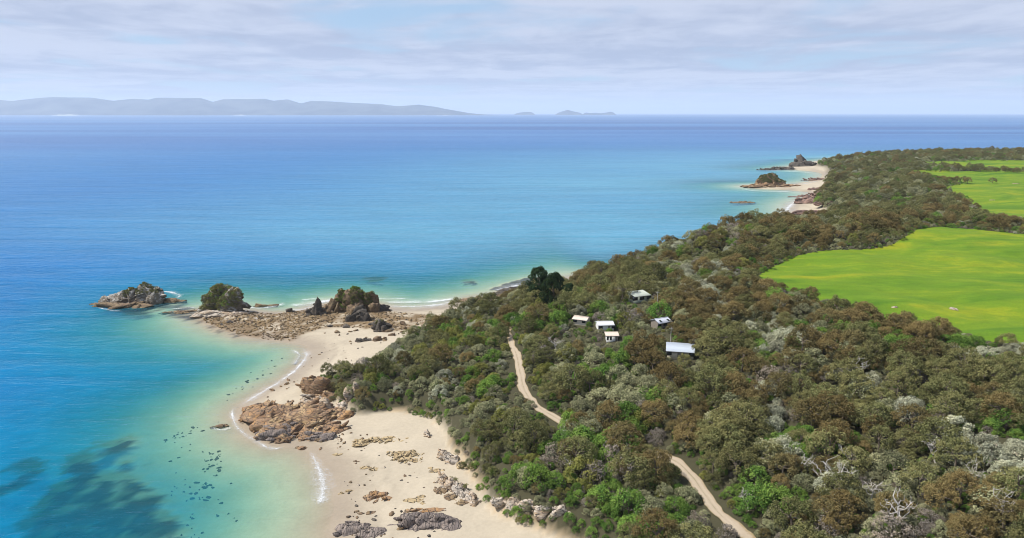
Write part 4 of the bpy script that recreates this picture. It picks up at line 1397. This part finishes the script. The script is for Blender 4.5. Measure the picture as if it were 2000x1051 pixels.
crag('cliff_face', (872, 912), [(0, 1, 2.4, 2.6, 4.0), (2.4, -1.6, 2.4, 2.2, 3.2), (-1.6, 3, 2.0, 2.0, 2.8)], M_R_PALE, 'pale knob of cliff under the trees by the near beach', 81, 50, 0.30, (0.7, 0.4, 0.3), 0.6, cat='cliff')
crag('cliff_face', (905, 925), [(0, 0, 3.2, 2.0, 1.6), (3.4, -2, 2.6, 2.0, 2.4)], M_R_TAN, 'low tan clay bank below the trees beside the pale ridge', 82, 40, 0.3, cat='cliff')
crag('cliff_face', (1003, 1024), [(0, 0, 2.6, 2.0, 2.4), (-4, 1.6, 2.2, 1.6, 1.8), (4, -1.6, 3.0, 1.8, 2.4)], M_R_PALE, 'pale broken rocks at the foot of the green thicket', 83, 60, 0.30, (0.6, 0.5, -0.4), 0.5, cat='cliff')
crag('cliff_face', (1060, 1044), [(0, 0, 3.0, 1.8, 2.4), (4, -1, 3.0, 1.8, 2.6), (8, -2, 3, 1.8, 2.4)], M_R_PALE, 'pale rock band below the thicket where the beach ends', 84, 60, 0.30, (0.6, 0.5, -0.4), 0.5, cat='cliff')
crag('rock_outcrop', (836, 864), [(0, 0, 0.9, 1.2, 2.4), (-0.9, 1.6, 0.8, 0.9, 1.7), (0.8, -1.2, 0.8, 0.8, 1.0)], M_R_PALE, 'small upright grey rock standing alone on dry sand', 85, 24, 0.4, (0.3, 0.3, 0.3), 0.9)
crag('flat_rock', (748, 868), [(0, 0, 6.5, 2.8, 0.55), (8, -1, 5, 2.2, 0.5), (-7, -2, 3.0, 3.6, 0.6)], M_R_TAN, 'tan flat rock patch showing through the dry sand', 86, 140, 0.20, (0.2, 0.2, 0.7), 0.16, cat='rock', sink=0.35)
crag('flat_rock', (800, 903), [(0, 0, 5.5, 4.5, 0.55), (-4, 2.5, 4, 2.5, 0.45), (3, -2.5, 3.5, 2.6, 0.5)], M_R_TAN, 'rippled tan rock patch in the middle of the near beach', 87, 150, 0.20, (0.2, 0.2, 0.7), 0.16, cat='rock', sink=0.35)
crag('flat_rock', (735, 922), [(0, 0, 2.4, 1.6, 0.5), (-3.5, 0.8, 2.0, 1.2, 0.35)], M_R_TAN, 'small oval tan rock patch on the damp sand', 88, 40, 0.26, (0.2, 0.2, 0.7), 0.16, cat='rock', sink=0.35)
crag('flat_rock', (662, 891), [(0, 0, 2.0, 1.0, 0.5), (-1.5, 0.2, 1.2, 0.7, 0.4)], M_R_TAN, 'small low tan rock below the orange outcrop', 89, 24, 0.3, (0.2, 0.2, 0.2), 0.25, cat='rock', sink=0.3)
crag('flat_rock', (855, 932), [(0, 0, 2.6, 1.4, 0.5), (-2, 1.8, 1.4, 0.8, 0.4)], M_R_TAN, 'ribbed tan rock patch between the pale ridge and pale knob', 90, 44, 0.26, (0.2, 0.2, 0.2), 0.2, cat='rock', sink=0.3)
crag('flat_rock', (818, 985), [(0, 0, 3.0, 2.0, 0.4), (-2.6, -0.8, 1.8, 1.2, 0.35), (2, -3, 1.4, 2.0, 0.35)], M_R_TAN, 'faint tan rock patch behind the orange strip', 91, 50, 0.26, (0.2, 0.2, 0.2), 0.18, cat='rock', sink=0.3)

# far shore
isl = crag('islet', (1506, 366), [(0, 8, 23, 17, 15), (-9, 6, 14, 12, 11), (12, 6, 12, 12, 12)], M_R_ORANGE, 'domed islet with green scrub cap and orange cliffs off the far beach', 101, 60, 0.22, (0.1, 0.8, 0.2), 0.8, cat='islet')
sub_crag(isl, 'shelf', [(-18, -2, 24, 9, 2.4), (10, -4, 26, 9, 2.4), (34, -4, 14, 7, 2.0), (-36, 0, 10, 4, 1.6)], M_R_ORANGE, 102, 90, 0.28, (0.1, 0.1, 0.2), 0.2)
veg_cap(isl, [(0, 8, 24, 19, 9.5, 18.5)], 'olive', 103, 16, (1.5, 2.4), 260, (0.6, 1.2))
crag('rock_outcrop', (1450, 396), [(0, 0, 12, 7, 2.0), (9, 0, 8, 5, 1.6), (-9, 0, 7, 4, 1.4)], M_R_BROWN, 'flat brown rock awash near the domed islet', 104, 60, 0.25, (0.1, 0.1, 0.2), 0.25)
crag('rock_outcrop', (1568, 326), [(0, 10, 22, 22, 12), (-16, 0, 14, 12, 8), (16, 6, 16, 14, 9)], M_R_DARK, 'dark hump of rocks off the far headland', 105, 70, 0.26, (0.1, 0.6, 0.2), 0.7)
crag('rock_outcrop', (1520, 331), [(0, 0, 20, 10, 4.5), (22, 0, 14, 9, 5), (-22, 0, 14, 6, 2.5)], M_R_DARK, 'low dark reef trailing from the far dark hump', 106, 70, 0.24, (0.1, 0.3, 0.2), 0.4)
crag('rock_outcrop', (1578, 397), [(0, 0, 12, 20, 6), (8, 14, 9, 14, 8), (-10, -4, 9, 9, 3)], M_R_RED, 'reddish cliff-foot rocks below the far wooded hill', 107, 90, 0.24, (0.3, 0.3, 0.3), 0.5)
crag('rock_outcrop', (1582, 420), [(0, 0, 17, 8, 3), (14, 4, 12, 8, 3), (-12, 2, 10, 5, 2)], M_R_RED, 'long reddish rock ledge on the far beach', 108, 80, 0.24, (0.1, 0.2, 0.2), 0.25)
crag('rock_outcrop', (1595, 352), [(0, 0, 18, 8, 3.2), (-16, -2, 12, 6, 2.0)], M_R_RED, 'reddish ledge between the domed islet and far hill', 109, 50, 0.24, (0.1, 0.2, 0.2), 0.25)
crag('rock_outcrop', (1568, 384), [(0, 0, 14, 4, 1.6), (-14, 0, 8, 3, 1.2)], M_R_RED, 'thin rock ledge in the shallows beside the domed islet', 110, 40, 0.24, (0.1, 0.1, 0.2), 0.25)
crag('rock_outcrop', (1528, 421), [(0, 0, 7, 3, 1.2)], M_R_DARK, 'small dark rock awash near the long reddish ledge', 111, 18, 0.28, (0.1, 0.1, 0.2), 0.3)
crag('rock_outcrop', (1602, 425), [(0, 0, 10, 5, 2.4), (-12, -4, 8, 4, 1.5)], M_R_RED, 'reddish ledge tucked against the trees of the far beach', 112, 40, 0.24, (0.1, 0.1, 0.2), 0.3)

crag('rock_outcrop', (1600, 372), [(0, 0, 12, 7, 3.0), (-12, -3, 9, 5, 2.0)], M_R_RED, 'reddish rock shelf on the sand beside the domed islet', 113, 40, 0.24, (0.1, 0.2, 0.2), 0.25)
crag('rock_outcrop', (1606, 388), [(0, 0, 9, 10, 6.0), (-8, 4, 7, 6, 3.0)], M_R_RED, 'reddish rocks at the foot of the far wooded bluff', 114, 44, 0.24, (0.2, 0.3, 0.2), 0.4)
crag('rock_outcrop', (1616, 410), [(0, 0, 10, 7, 3.4), (-12, -2, 8, 5, 2.0)], M_R_RED, 'reddish broken rocks at the inner end of the far beach', 115, 40, 0.24, (0.1, 0.2, 0.2), 0.3)
crag('rock_outcrop', (1500, 332), [(0, 0, 16, 7, 2.6), (-16, 0, 10, 4, 1.4)], M_R_DARK, 'low dark tip of the reef off the far headland', 116, 40, 0.24, (0.1, 0.3, 0.2), 0.35)

# stones lying in the large paddock
crag('paddock_stone', (1859, 603), [(0, 0, 2.2, 1.0, 0.9), (0.4, -1.8, 2.0, 1.0, 0.7)], M_R_PALE, 'pale stone slabs lying in the large green paddock', 121, 10, 0.4, (0, 0, 0.2), 0.2, cat='stone')
crag('paddock_stone', (1747, 601), [(0, 0, 1.5, 0.9, 0.8)], M_R_PALE, 'single pale stone at the wood edge of the large paddock', 122, 6, 0.4, (0, 0, 0.2), 0.2, cat='stone')
crag('paddock_stone', (1938, 391), [(0, 0, 4.0, 1.5, 0.9)], M_R_PALE, 'long pale stone in the flowery far paddock', 123, 8, 0.4, (0, 0, 0.2), 0.2, cat='stone')
crag('paddock_stone', (1982, 359), [(0, 0, 7.0, 2.0, 0.9)], M_R_PALE, 'pale stones in the far paddock beyond the lone bush', 124, 8, 0.4, (0, 0, 0.2), 0.2, cat='stone')
for o in [o for o in COL.objects if o.name.startswith('paddock_stone')]:
    p = hit(*{0: (1859, 603), 1: (1747, 601), 2: (1938, 391), 3: (1982, 359)}[int(o.name[-1]) if '.' in o.name else 0])
    o.location = (p[0], p[1], p[2] + 0.35)

# ------------------------------------------------------------------ boulders: every one an object
BOULDER = {}
for nm, mt in (('dark', M_R_DARK), ('brown', M_R_BROWN), ('pale', M_R_PALE), ('orange', M_R_ORANGE)):
    for v_ in range(3):
        P, T = chunk(2, np.random.default_rng(700 + v_), (1.2, 0.95, 0.8), None, 0.16)
        me = bpy.data.meshes.new('boulder')
        me.from_pydata([tuple(p) for p in P], [], [tuple(map(int, t)) for t in T])
        me.materials.append(mt)
        BOULDER[(nm, v_)] = me


def boulders(n, poly, mats, smin, smax, label, group, seed, name='boulder', bed=False):
    r = np.random.default_rng(seed)
    P = np.array(poly, float)
    lo, hi = P.min(0), P.max(0)
    c = 0
    while c < n:
        q = r.uniform(lo, hi)
        if sdf(np.array([q[0]]), np.array([q[1]]), P)[0] < 0:
            continue
        x, y = at(q[0], q[1], 0.0 if bed else 1.0)
        z_ = Z(x, y)
        if not bed and z_ < -0.3:
            c += 1
            continue
        o = bpy.data.objects.new(name, BOULDER[(mats[int(r.integers(len(mats)))], int(r.integers(3)))])
        s_ = smin + (smax - smin) * r.random() ** 2.2
        o.scale = (s_ * r.uniform(0.8, 1.3), s_ * r.uniform(0.8, 1.2), s_ * r.uniform(0.6, 1.1))
        o.rotation_euler = (r.uniform(-.4, .4), r.uniform(-.4, .4), r.uniform(0, 6.28))
        if bed:
            o.scale.z = min(o.scale.z, 0.35)
        o.location = (x, y, min(z_ + 0.1, -0.5) if bed else z_ + 0.15 * s_)
        COL.objects.link(o)
        tag(o, label, 'rock', group)
        c += 1


boulders(60, [(600, 622), (680, 618), (800, 622), (840, 640), (770, 672), (700, 685), (640, 660)], ['dark', 'brown', 'brown'], 0.5, 2.0,
         'loose boulder on the sand around the scrub-topped rock stack', 'boulders around the landward stack', 801)
boulders(34, [(392, 614), (480, 612), (520, 622), (470, 640), (400, 626)], ['pale', 'brown', 'dark'], 0.6, 1.9, 'boulder at the foot of the scrub-covered outer stack', 'boulders around the outer stack', 802)
boulders(26, [(660, 845), (720, 850), (730, 890), (650, 885)], ['brown', 'orange'], 0.2, 0.7, 'small stone on sand at the end of the orange outcrop', 'stones by the orange outcrop', 803)
boulders(40, [(700, 885), (850, 900), (860, 960), (760, 965), (690, 1000), (660, 960)], ['dark', 'brown', 'pale'], 0.15, 0.6, 'small stone scattered on the near beach', 'stones scattered on the near beach', 804)
boulders(30, [(660, 1010), (760, 990), (880, 1040), (820, 1060), (660, 1055)], ['brown', 'dark'], 0.25, 0.9, 'stone lying around the purple-grey slabs', 'stones around the purple-grey slabs', 805)
boulders(26, [(610, 660), (720, 690), (700, 720), (600, 740), (560, 760)], ['dark', 'brown'], 0.15, 0.55, 'small stone on the sand spit', 'stones on the sand spit', 806)
boulders(40, [(480, 790), (560, 740), (640, 770), (690, 830), (620, 880), (520, 870)], ['orange', 'brown'], 0.5, 1.5, 'loose orange block on the broad outcrop', 'loose blocks on the orange outcrop', 807)
for k_, (poly, n) in enumerate([([(310, 850), (385, 825), (400, 838), (330, 862)], 22), ([(390, 875), (435, 880), (436, 925), (395, 925)], 26), ([(320, 935), (420, 930), (410, 965), (340, 965)], 22),
                                ([(340, 1000), (385, 990), (400, 1045), (350, 1050)], 14), ([(300, 860), (400, 850), (480, 920), (470, 1040), (400, 1040)], 26),
                                ([(430, 790), (480, 720), (560, 690), (540, 730), (470, 780), (420, 830)], 26)]):
    boulders(n, poly, ['dark'], 0.2, 0.75, 'dark weedy rock under the clear shallow water of the bay', 'submerged rocks in the bay', 820 + k_, 'submerged_rock', True)

# cobbles of the reef: nobody could count them
r = np.random.default_rng(900)
RP = np.array(REEF)
parts = []
while len(parts) < 2300:
    q = r.uniform(RP.min(0), RP.max(0))
    d_ = sdf(np.array([q[0]]), np.array([q[1]]), RP)[0]
    if d_ < 0.3 or (q[0] > -95 and r.random() < 0.6):
        continue
    s_ = r.uniform(0.22, 0.55) + 0.6 * r.random() ** 7
    P, T = chunk(1, r, (s_ * r.uniform(0.9, 1.5), s_, s_ * 0.6), rotm(r.uniform(-.4, .4), r.uniform(-.4, .4), r.uniform(0, 6)), 0.1, 8)
    parts.append((P + np.array([q[0], q[1], 0.0]), T))
V, T = join(parts)
cent = np.concatenate([np.repeat(P.mean(0)[None], len(P), 0) for P, _ in parts])
V[:, 2] += np.maximum(terrain(cent[:, 0], cent[:, 1])[0], 0.0) + 0.08
M_COB = mat_rock('reef_cobble', [(0.12, 0.085, 0.05), (0.26, 0.18, 0.09), (0.17, 0.12, 0.07), (0.34, 0.26, 0.11)], zdark=-0.5, sc=0.2)
tag(mesh_obj('reef_cobbles', V, T, M_COB), 'brown cobbles covering the flat reef between the stacks', 'cobbles', kind='stuff')

# ------------------------------------------------------------------ foam
def foam(pts, half, label='white sea foam', z=None, wob=0.6, seed=1):
    L_ = spline([at(*p) for p in pts], 14)
    o = ribbon('sea_foam', L_, [h * 1.25 for h in half], M_FOAM, 0.09, 9, wob=wob, seed=seed)
    tag(o, label, 'foam', kind='stuff')


foam([(466, 797), (490, 780), (520, 762), (552, 742), (582, 718), (598, 694), (590, 678)], [1.6, 3.0, 2.6, 2.0, 2.0, 2.6, 1.4], 'swash line of foam along the sand spit')
foam([(570, 682), (585, 695), (575, 712), (588, 690)], [1.5, 2.2, 1.0], 'thin lace of foam at the tip of the bay')
foam([(604, 878), (618, 905), (629, 935), (630, 965), (622, 992)], [0.8, 2.2, 3.4, 3.6, 1.6], 'foam line on the near beach')
foam([(750, 597), (800, 599), (850, 596), (890, 588)], [3.0, 6, 6, 3], 'broad swash on the beach behind the stacks')
foam([(740, 590), (800, 591), (850, 589), (895, 581)], [4.0, 8, 8, 3], 'surf line behind the stacks')
foam([(725, 583), (760, 584), (800, 583)], [1.0, 2.5, 1.0], 'small outer breaker behind the stacks')
foam([(560, 597), (600, 594), (640, 588), (665, 584)], [3, 9, 9, 3], 'white water between the dark rock and pinnacle')
foam([(560, 606), (590, 605), (615, 600)], [2, 5, 3], 'white water behind the reef')
foam([(585, 586), (612, 584), (640, 585)], [0.8, 2.2, 0.8], 'small breaker left of the scrub-topped stack')
foam([(478, 600), (510, 602), (545, 596), (555, 590)], [1.5, 3.5, 3, 1], 'white water around the low brown rock')
foam([(300, 571), (325, 570), (350, 576), (345, 584)], [1.5, 3, 3, 1.5], 'white water at the tail of the outer stack')
foam([(188, 600), (215, 606), (240, 608)], [0.8, 1.6, 0.8], 'thin foam along the front of the outer stack')
foam([(330, 604), (360, 602), (385, 601)], [0.8, 2, 1.2], 'foam on the linking rocks')
foam([(458, 790), (454, 812), (466, 838), (500, 862), (530, 876), (560, 874)], [1.0, 1.4, 1.2, 1.6, 1.6, 0.8], 'foam around the orange outcrop')
foam([(412, 835), (432, 840), (456, 834)], [0.8, 1.8, 0.8], 'foam around the small rock in the bay')
foam([(900, 590), (940, 582), (980, 573), (1025, 562)], [2, 6, 7, 4], 'surf along the rocks behind the headland')
foam([(960, 568), (1000, 560), (1040, 551)], [2, 6, 3], 'outer surf behind the headland')
foam([(1190, 530), (1215, 526), (1250, 518), (1275, 512)], [3, 6, 6, 3], 'surf under the wooded shore')
foam([(1445, 369), (1480, 373), (1530, 374), (1555, 373)], [3, 6, 6, 3], 'surf along the domed islet')
foam([(1545, 430), (1535, 414), (1545, 400), (1562, 390), (1585, 382)], [4, 9, 9, 8, 4], 'surf along the far beach')
foam([(1485, 332), (1520, 334), (1560, 336), (1595, 338)], [4, 8, 8, 5], 'surf along the far dark reef')
foam([(1540, 361), (1570, 360), (1600, 353)], [4, 8, 4], 'surf behind the domed islet')

# ------------------------------------------------------------------ houses
def box(x0, x1, y0, y1, z0, z1):
    V = np.array([(x, y, z) for z in (z0, z1) for y in (y0, y1) for x in (x0, x1)], float)
    Q = np.array([[0, 2, 3, 1], [4, 5, 7, 6], [0, 1, 5, 4], [2, 6, 7, 3], [0, 4, 6, 2], [1, 3, 7, 5]])
    return V, Q


def ribbed(name, x0, x1, y0, y1, z00, z01, mat, parent, along='y', n=36, thick=0.12, amp=0.035):
    """a corrugated metal sheet from (y0, z00) to (y1, z01), ribs running down the fall"""
    xs = np.linspace(x0, x1, n * 2 + 1)
    V = []
    for i, x in enumerate(xs):
        b = amp if i % 2 else 0.0
        V += [(x, y0, z00 + b), (x, y1, z01 + b), (x, y0, z00 - thick), (x, y1, z01 - thick)]
    Q = []
    for i in range(len(xs) - 1):
        a, b = i * 4, i * 4 + 4
        Q += [[a, b, b + 1, a + 1], [a + 2, a + 3, b + 3, b + 2], [a, a + 2, b + 2, b], [a + 1, b + 1, b + 3, a + 3]]
    e = (len(xs) - 1) * 4
    Q += [[0, 1, 3, 2], [e, e + 2, e + 3, e + 1]]
    return mesh_obj(name, np.array(V), np.array(Q), mat, parent)


M_WHITE = simple('white_paint', (0.64, 0.64, 0.62), 0.6, 0.08, 1.5)
M_SAGE = simple('sage_cladding', (0.30, 0.33, 0.27), 0.7, 0.12, 1.5)
M_CREAM = simple('cream_cladding', (0.56, 0.50, 0.40), 0.7, 0.12, 1.5)
M_TIMBER = simple('timber_cladding', (0.22, 0.19, 0.16), 0.8, 0.2, 2.0)
M_ROOF_SAGE = simple('sage_metal_roof', (0.42, 0.45, 0.38), 0.5, 0.12, 0.6)
M_ROOF_WHITE = simple('white_metal_roof', (0.58, 0.59, 0.60), 0.5, 0.06, 0.6)
M_ROOF_GREY = simple('grey_metal_roof', (0.40, 0.42, 0.47), 0.5, 0.12, 0.6)
M_ROOF_BLUE = simple('pale_zinc_roof', (0.41, 0.45, 0.51), 0.45, 0.08, 0.5)
M_ROOF_CREAM = simple('weathered_cream_roof', (0.58, 0.49, 0.41), 0.7, 0.2, 0.6)
M_GLASS = simple('window_glass', (0.03, 0.035, 0.04), 0.12, 0.2, 0.5, 0.6)
M_TRIM = simple('dark_trim', (0.10, 0.10, 0.10), 0.6, 0.1, 1.0)


def house(nm, label, style, wall, roofm, wins, rz=None):
    px_, py_, w_, d_, h_, rise, turn = HOUSES[nm]
    x, y, z_ = HPOS[nm]
    root = empty({'shed': 'long_shed'}.get(nm, 'cottage'), (x, y, z_ - 0.3), turn)
    tag(root, label, 'house')
    hw, hd = w_ / 2, d_ / 2
    if style == 'gable':
        V, Q = box(-hw, hw, -hd, hd, -1.5, h_)
        n = len(V)
        V = np.concatenate([V, [(-hw, 0, h_ + rise), (hw, 0, h_ + rise)]])
        faces = [list(map(int, f)) for f in Q if not (set(f) == {4, 5, 6, 7})] + [[4, 6, n], [5, n + 1, 7]]
        mesh_obj('wall', V, faces, wall, root)
        sl = rise / hd
        ribbed('roof', -hw - 0.4, hw + 0.4, -hd - 0.5, 0.0, h_ - 0.5 * sl + 0.14, h_ + rise + 0.14, roofm, root)
        ribbed('roof', -hw - 0.4, hw + 0.4, hd + 0.5, 0.0, h_ - 0.5 * sl + 0.14, h_ + rise + 0.14, roofm, root)
        V, Q = box(-hw - 0.42, hw + 0.42, -0.16, 0.16, h_ + rise + 0.15, h_ + rise + 0.24)
        mesh_obj('ridge_cap', V, Q, roofm, root)
    else:
        V, Q = box(-hw, hw, -hd, hd, -1.5, h_)
        V[[6, 7], 2] += rise
        mesh_obj('wall', V, Q, wall, root)
        sl = rise / d_
        ribbed('roof', -hw - 0.5, hw + 0.5, -hd - 0.6, hd + 0.5, h_ - 0.6 * sl + 0.16, h_ + rise + 0.5 * sl + 0.16, roofm, root)
    V, Q = box(-hw - 0.45, hw + 0.45, -hd - 0.62, -hd - 0.50, h_ - 0.22, h_ - 0.08)
    mesh_obj('gutter', V, Q, M_TRIM, root)
    for (side, u0, u1, z0, z1, isdoor) in wins:
        e = 0.04
        if side == 'f':
            fr, pn = box(u0, u1, -hd - e, -hd + 0.05, z0, z1), box(u0 + 0.09, u1 - 0.09, -hd - e - 0.015, -hd + 0.02, z0 + 0.09, z1 - 0.09)
        elif side == 'r':
            fr, pn = box(hw - 0.05, hw + e, u0, u1, z0, z1), box(hw - 0.02, hw + e + 0.015, u0 + 0.09, u1 - 0.09, z0 + 0.09, z1 - 0.09)
        else:
            fr, pn = box(-hw - e, -hw + 0.05, u0, u1, z0, z1), box(-hw - e - 0.015, -hw + 0.02, u0 + 0.09, u1 - 0.09, z0 + 0.09, z1 - 0.09)
        f = mesh_obj('door' if isdoor else 'window', *fr, M_TRIM if not isdoor else M_TIMBER, root)
        if not isdoor:
            mesh_obj('pane', *pn, M_GLASS, f)
    return root, hw, hd, h_, rise


house('long', 'long sage-green house with a broad sloping metal roof above the trees', 'skillion', M_SAGE, M_ROOF_SAGE,
      [('f', -5, -2.5, 1.4, 3.2, False), ('f', -1.5, 1.0, 1.4, 3.2, False), ('f', 2.2, 4.6, 1.4, 3.2, False), ('f', 5.0, 5.9, 0.2, 2.3, True), ('r', -2.5, 0.5, 1.4, 3.2, False), ('l', -2.0, 1.0, 1.4, 3.2, False)])
house('white', 'cottage with a dazzling white metal roof beside the cream roof', 'gable', M_WHITE, M_ROOF_WHITE,
      [('f', -3.2, -1.4, 1.0, 2.2, False), ('f', 0.8, 1.7, 0.2, 2.2, True), ('f', 2.2, 3.8, 1.0, 2.2, False)])
house('cream', 'cottage with a weathered cream-pink roof under the brown trees', 'gable', M_CREAM, M_ROOF_CREAM,
      [('f', -3.0, -1.2, 1.0, 2.1, False), ('f', 1.0, 2.6, 1.0, 2.1, False)])
rt, hw, hd, h_, rise = house('gable', 'grey-roofed gabled house between the sage-green house and long shed', 'gable', M_TIMBER, M_ROOF_GREY,
                             [('f', -3.6, -1.8, 1.2, 2.8, False), ('f', -0.8, 1.2, 1.2, 2.8, False), ('f', 2.2, 3.1, 0.2, 2.3, True), ('r', -1.5, 1.5, 1.2, 2.8, False)])
for sx0 in (-2.2, 1.6):
    V, Q = box(sx0, sx0 + 0.9, -2.5, -1.3, 0, 0.12)
    V[:, 2] += h_ + rise + 0.2 + V[:, 1] * rise / hd
    mesh_obj('skylight', V, Q, M_GLASS, rt)
house('cottage', 'small white cottage with a pair of dark windows facing the beach', 'skillion', M_WHITE, M_ROOF_CREAM,
      [('f', -2.2, -1.4, 0.8, 2.5, False), ('f', -1.0, -0.2, 0.8, 2.5, False), ('f', 1.2, 2.1, 0.2, 2.4, True)])
rt, hw, hd, h_, rise = house('shed', 'long shed with a pale blue-grey zinc roof beyond the rusty trees', 'skillion', M_CREAM, M_ROOF_BLUE,
                             [('f', -5, -3, 1.0, 2.2, False), ('f', -1, 1.4, 0.2, 2.4, True), ('f', 3, 5, 1.0, 2.2, False)])
V, Q = box(4.0, 5.4, 0.6, 1.5, h_ + 0.7, h_ + 1.15)
mesh_obj('skylight', V, Q, M_GLASS, rt)

M_POLE = simple('grey_timber_pole', (0.42, 0.39, 0.35), 0.85, 0.2, 2.0)
for (ppx, ppy, hgt, lab) in [(1283, 612, 10.0, 'tall utility pole with crossarm beside the sage-green house'), (1309, 684, 9.0, 'utility pole with crossarm at the end of the zinc-roofed shed')]:
    p = hit(ppx, ppy)
    root = empty('utility_pole', (p[0], p[1], p[2] - 0.3))
    tag(root, lab, 'pole')
    V, Q = join([tube((0, 0, -0.5), (0, 0, hgt), 0.13, 0.09, 8)])
    mesh_obj('shaft', V, Q, M_POLE, root)
    V, Q = box(-0.7, 0.7, -0.17, -0.07, hgt - 0.6, hgt - 0.5)
    ca = mesh_obj('crossarm', V, Q, M_POLE, root)
    for ix in (-0.6, 0.0, 0.6):
        V, Q = tube((ix, -0.14, hgt - 0.55), (ix, -0.14, hgt - 0.35), 0.06, 0.04, 6)
        mesh_obj('insulator', V, Q, M_WHITE, ca)

# ------------------------------------------------------------------ haze
def haze():
    m, N = new_mat('haze')
    v = N.n('ShaderNodeVolumePrincipled', {'Color': (0.78, 0.88, 1.0, 1), 'Density': HAZE_D, 'Anisotropy': 0.1})
    N.n('ShaderNodeOutputMaterial', {'Volume': v.outputs[0]})
    V, Q = box(-92000, 92000, -5000, 92000, -40, 1200)
    o = mesh_obj('haze', V, Q, m)
    tag(o, 'thin blue sea haze over the whole bay', 'haze', kind='stuff')


HAZE_D = 2.6e-5
haze()
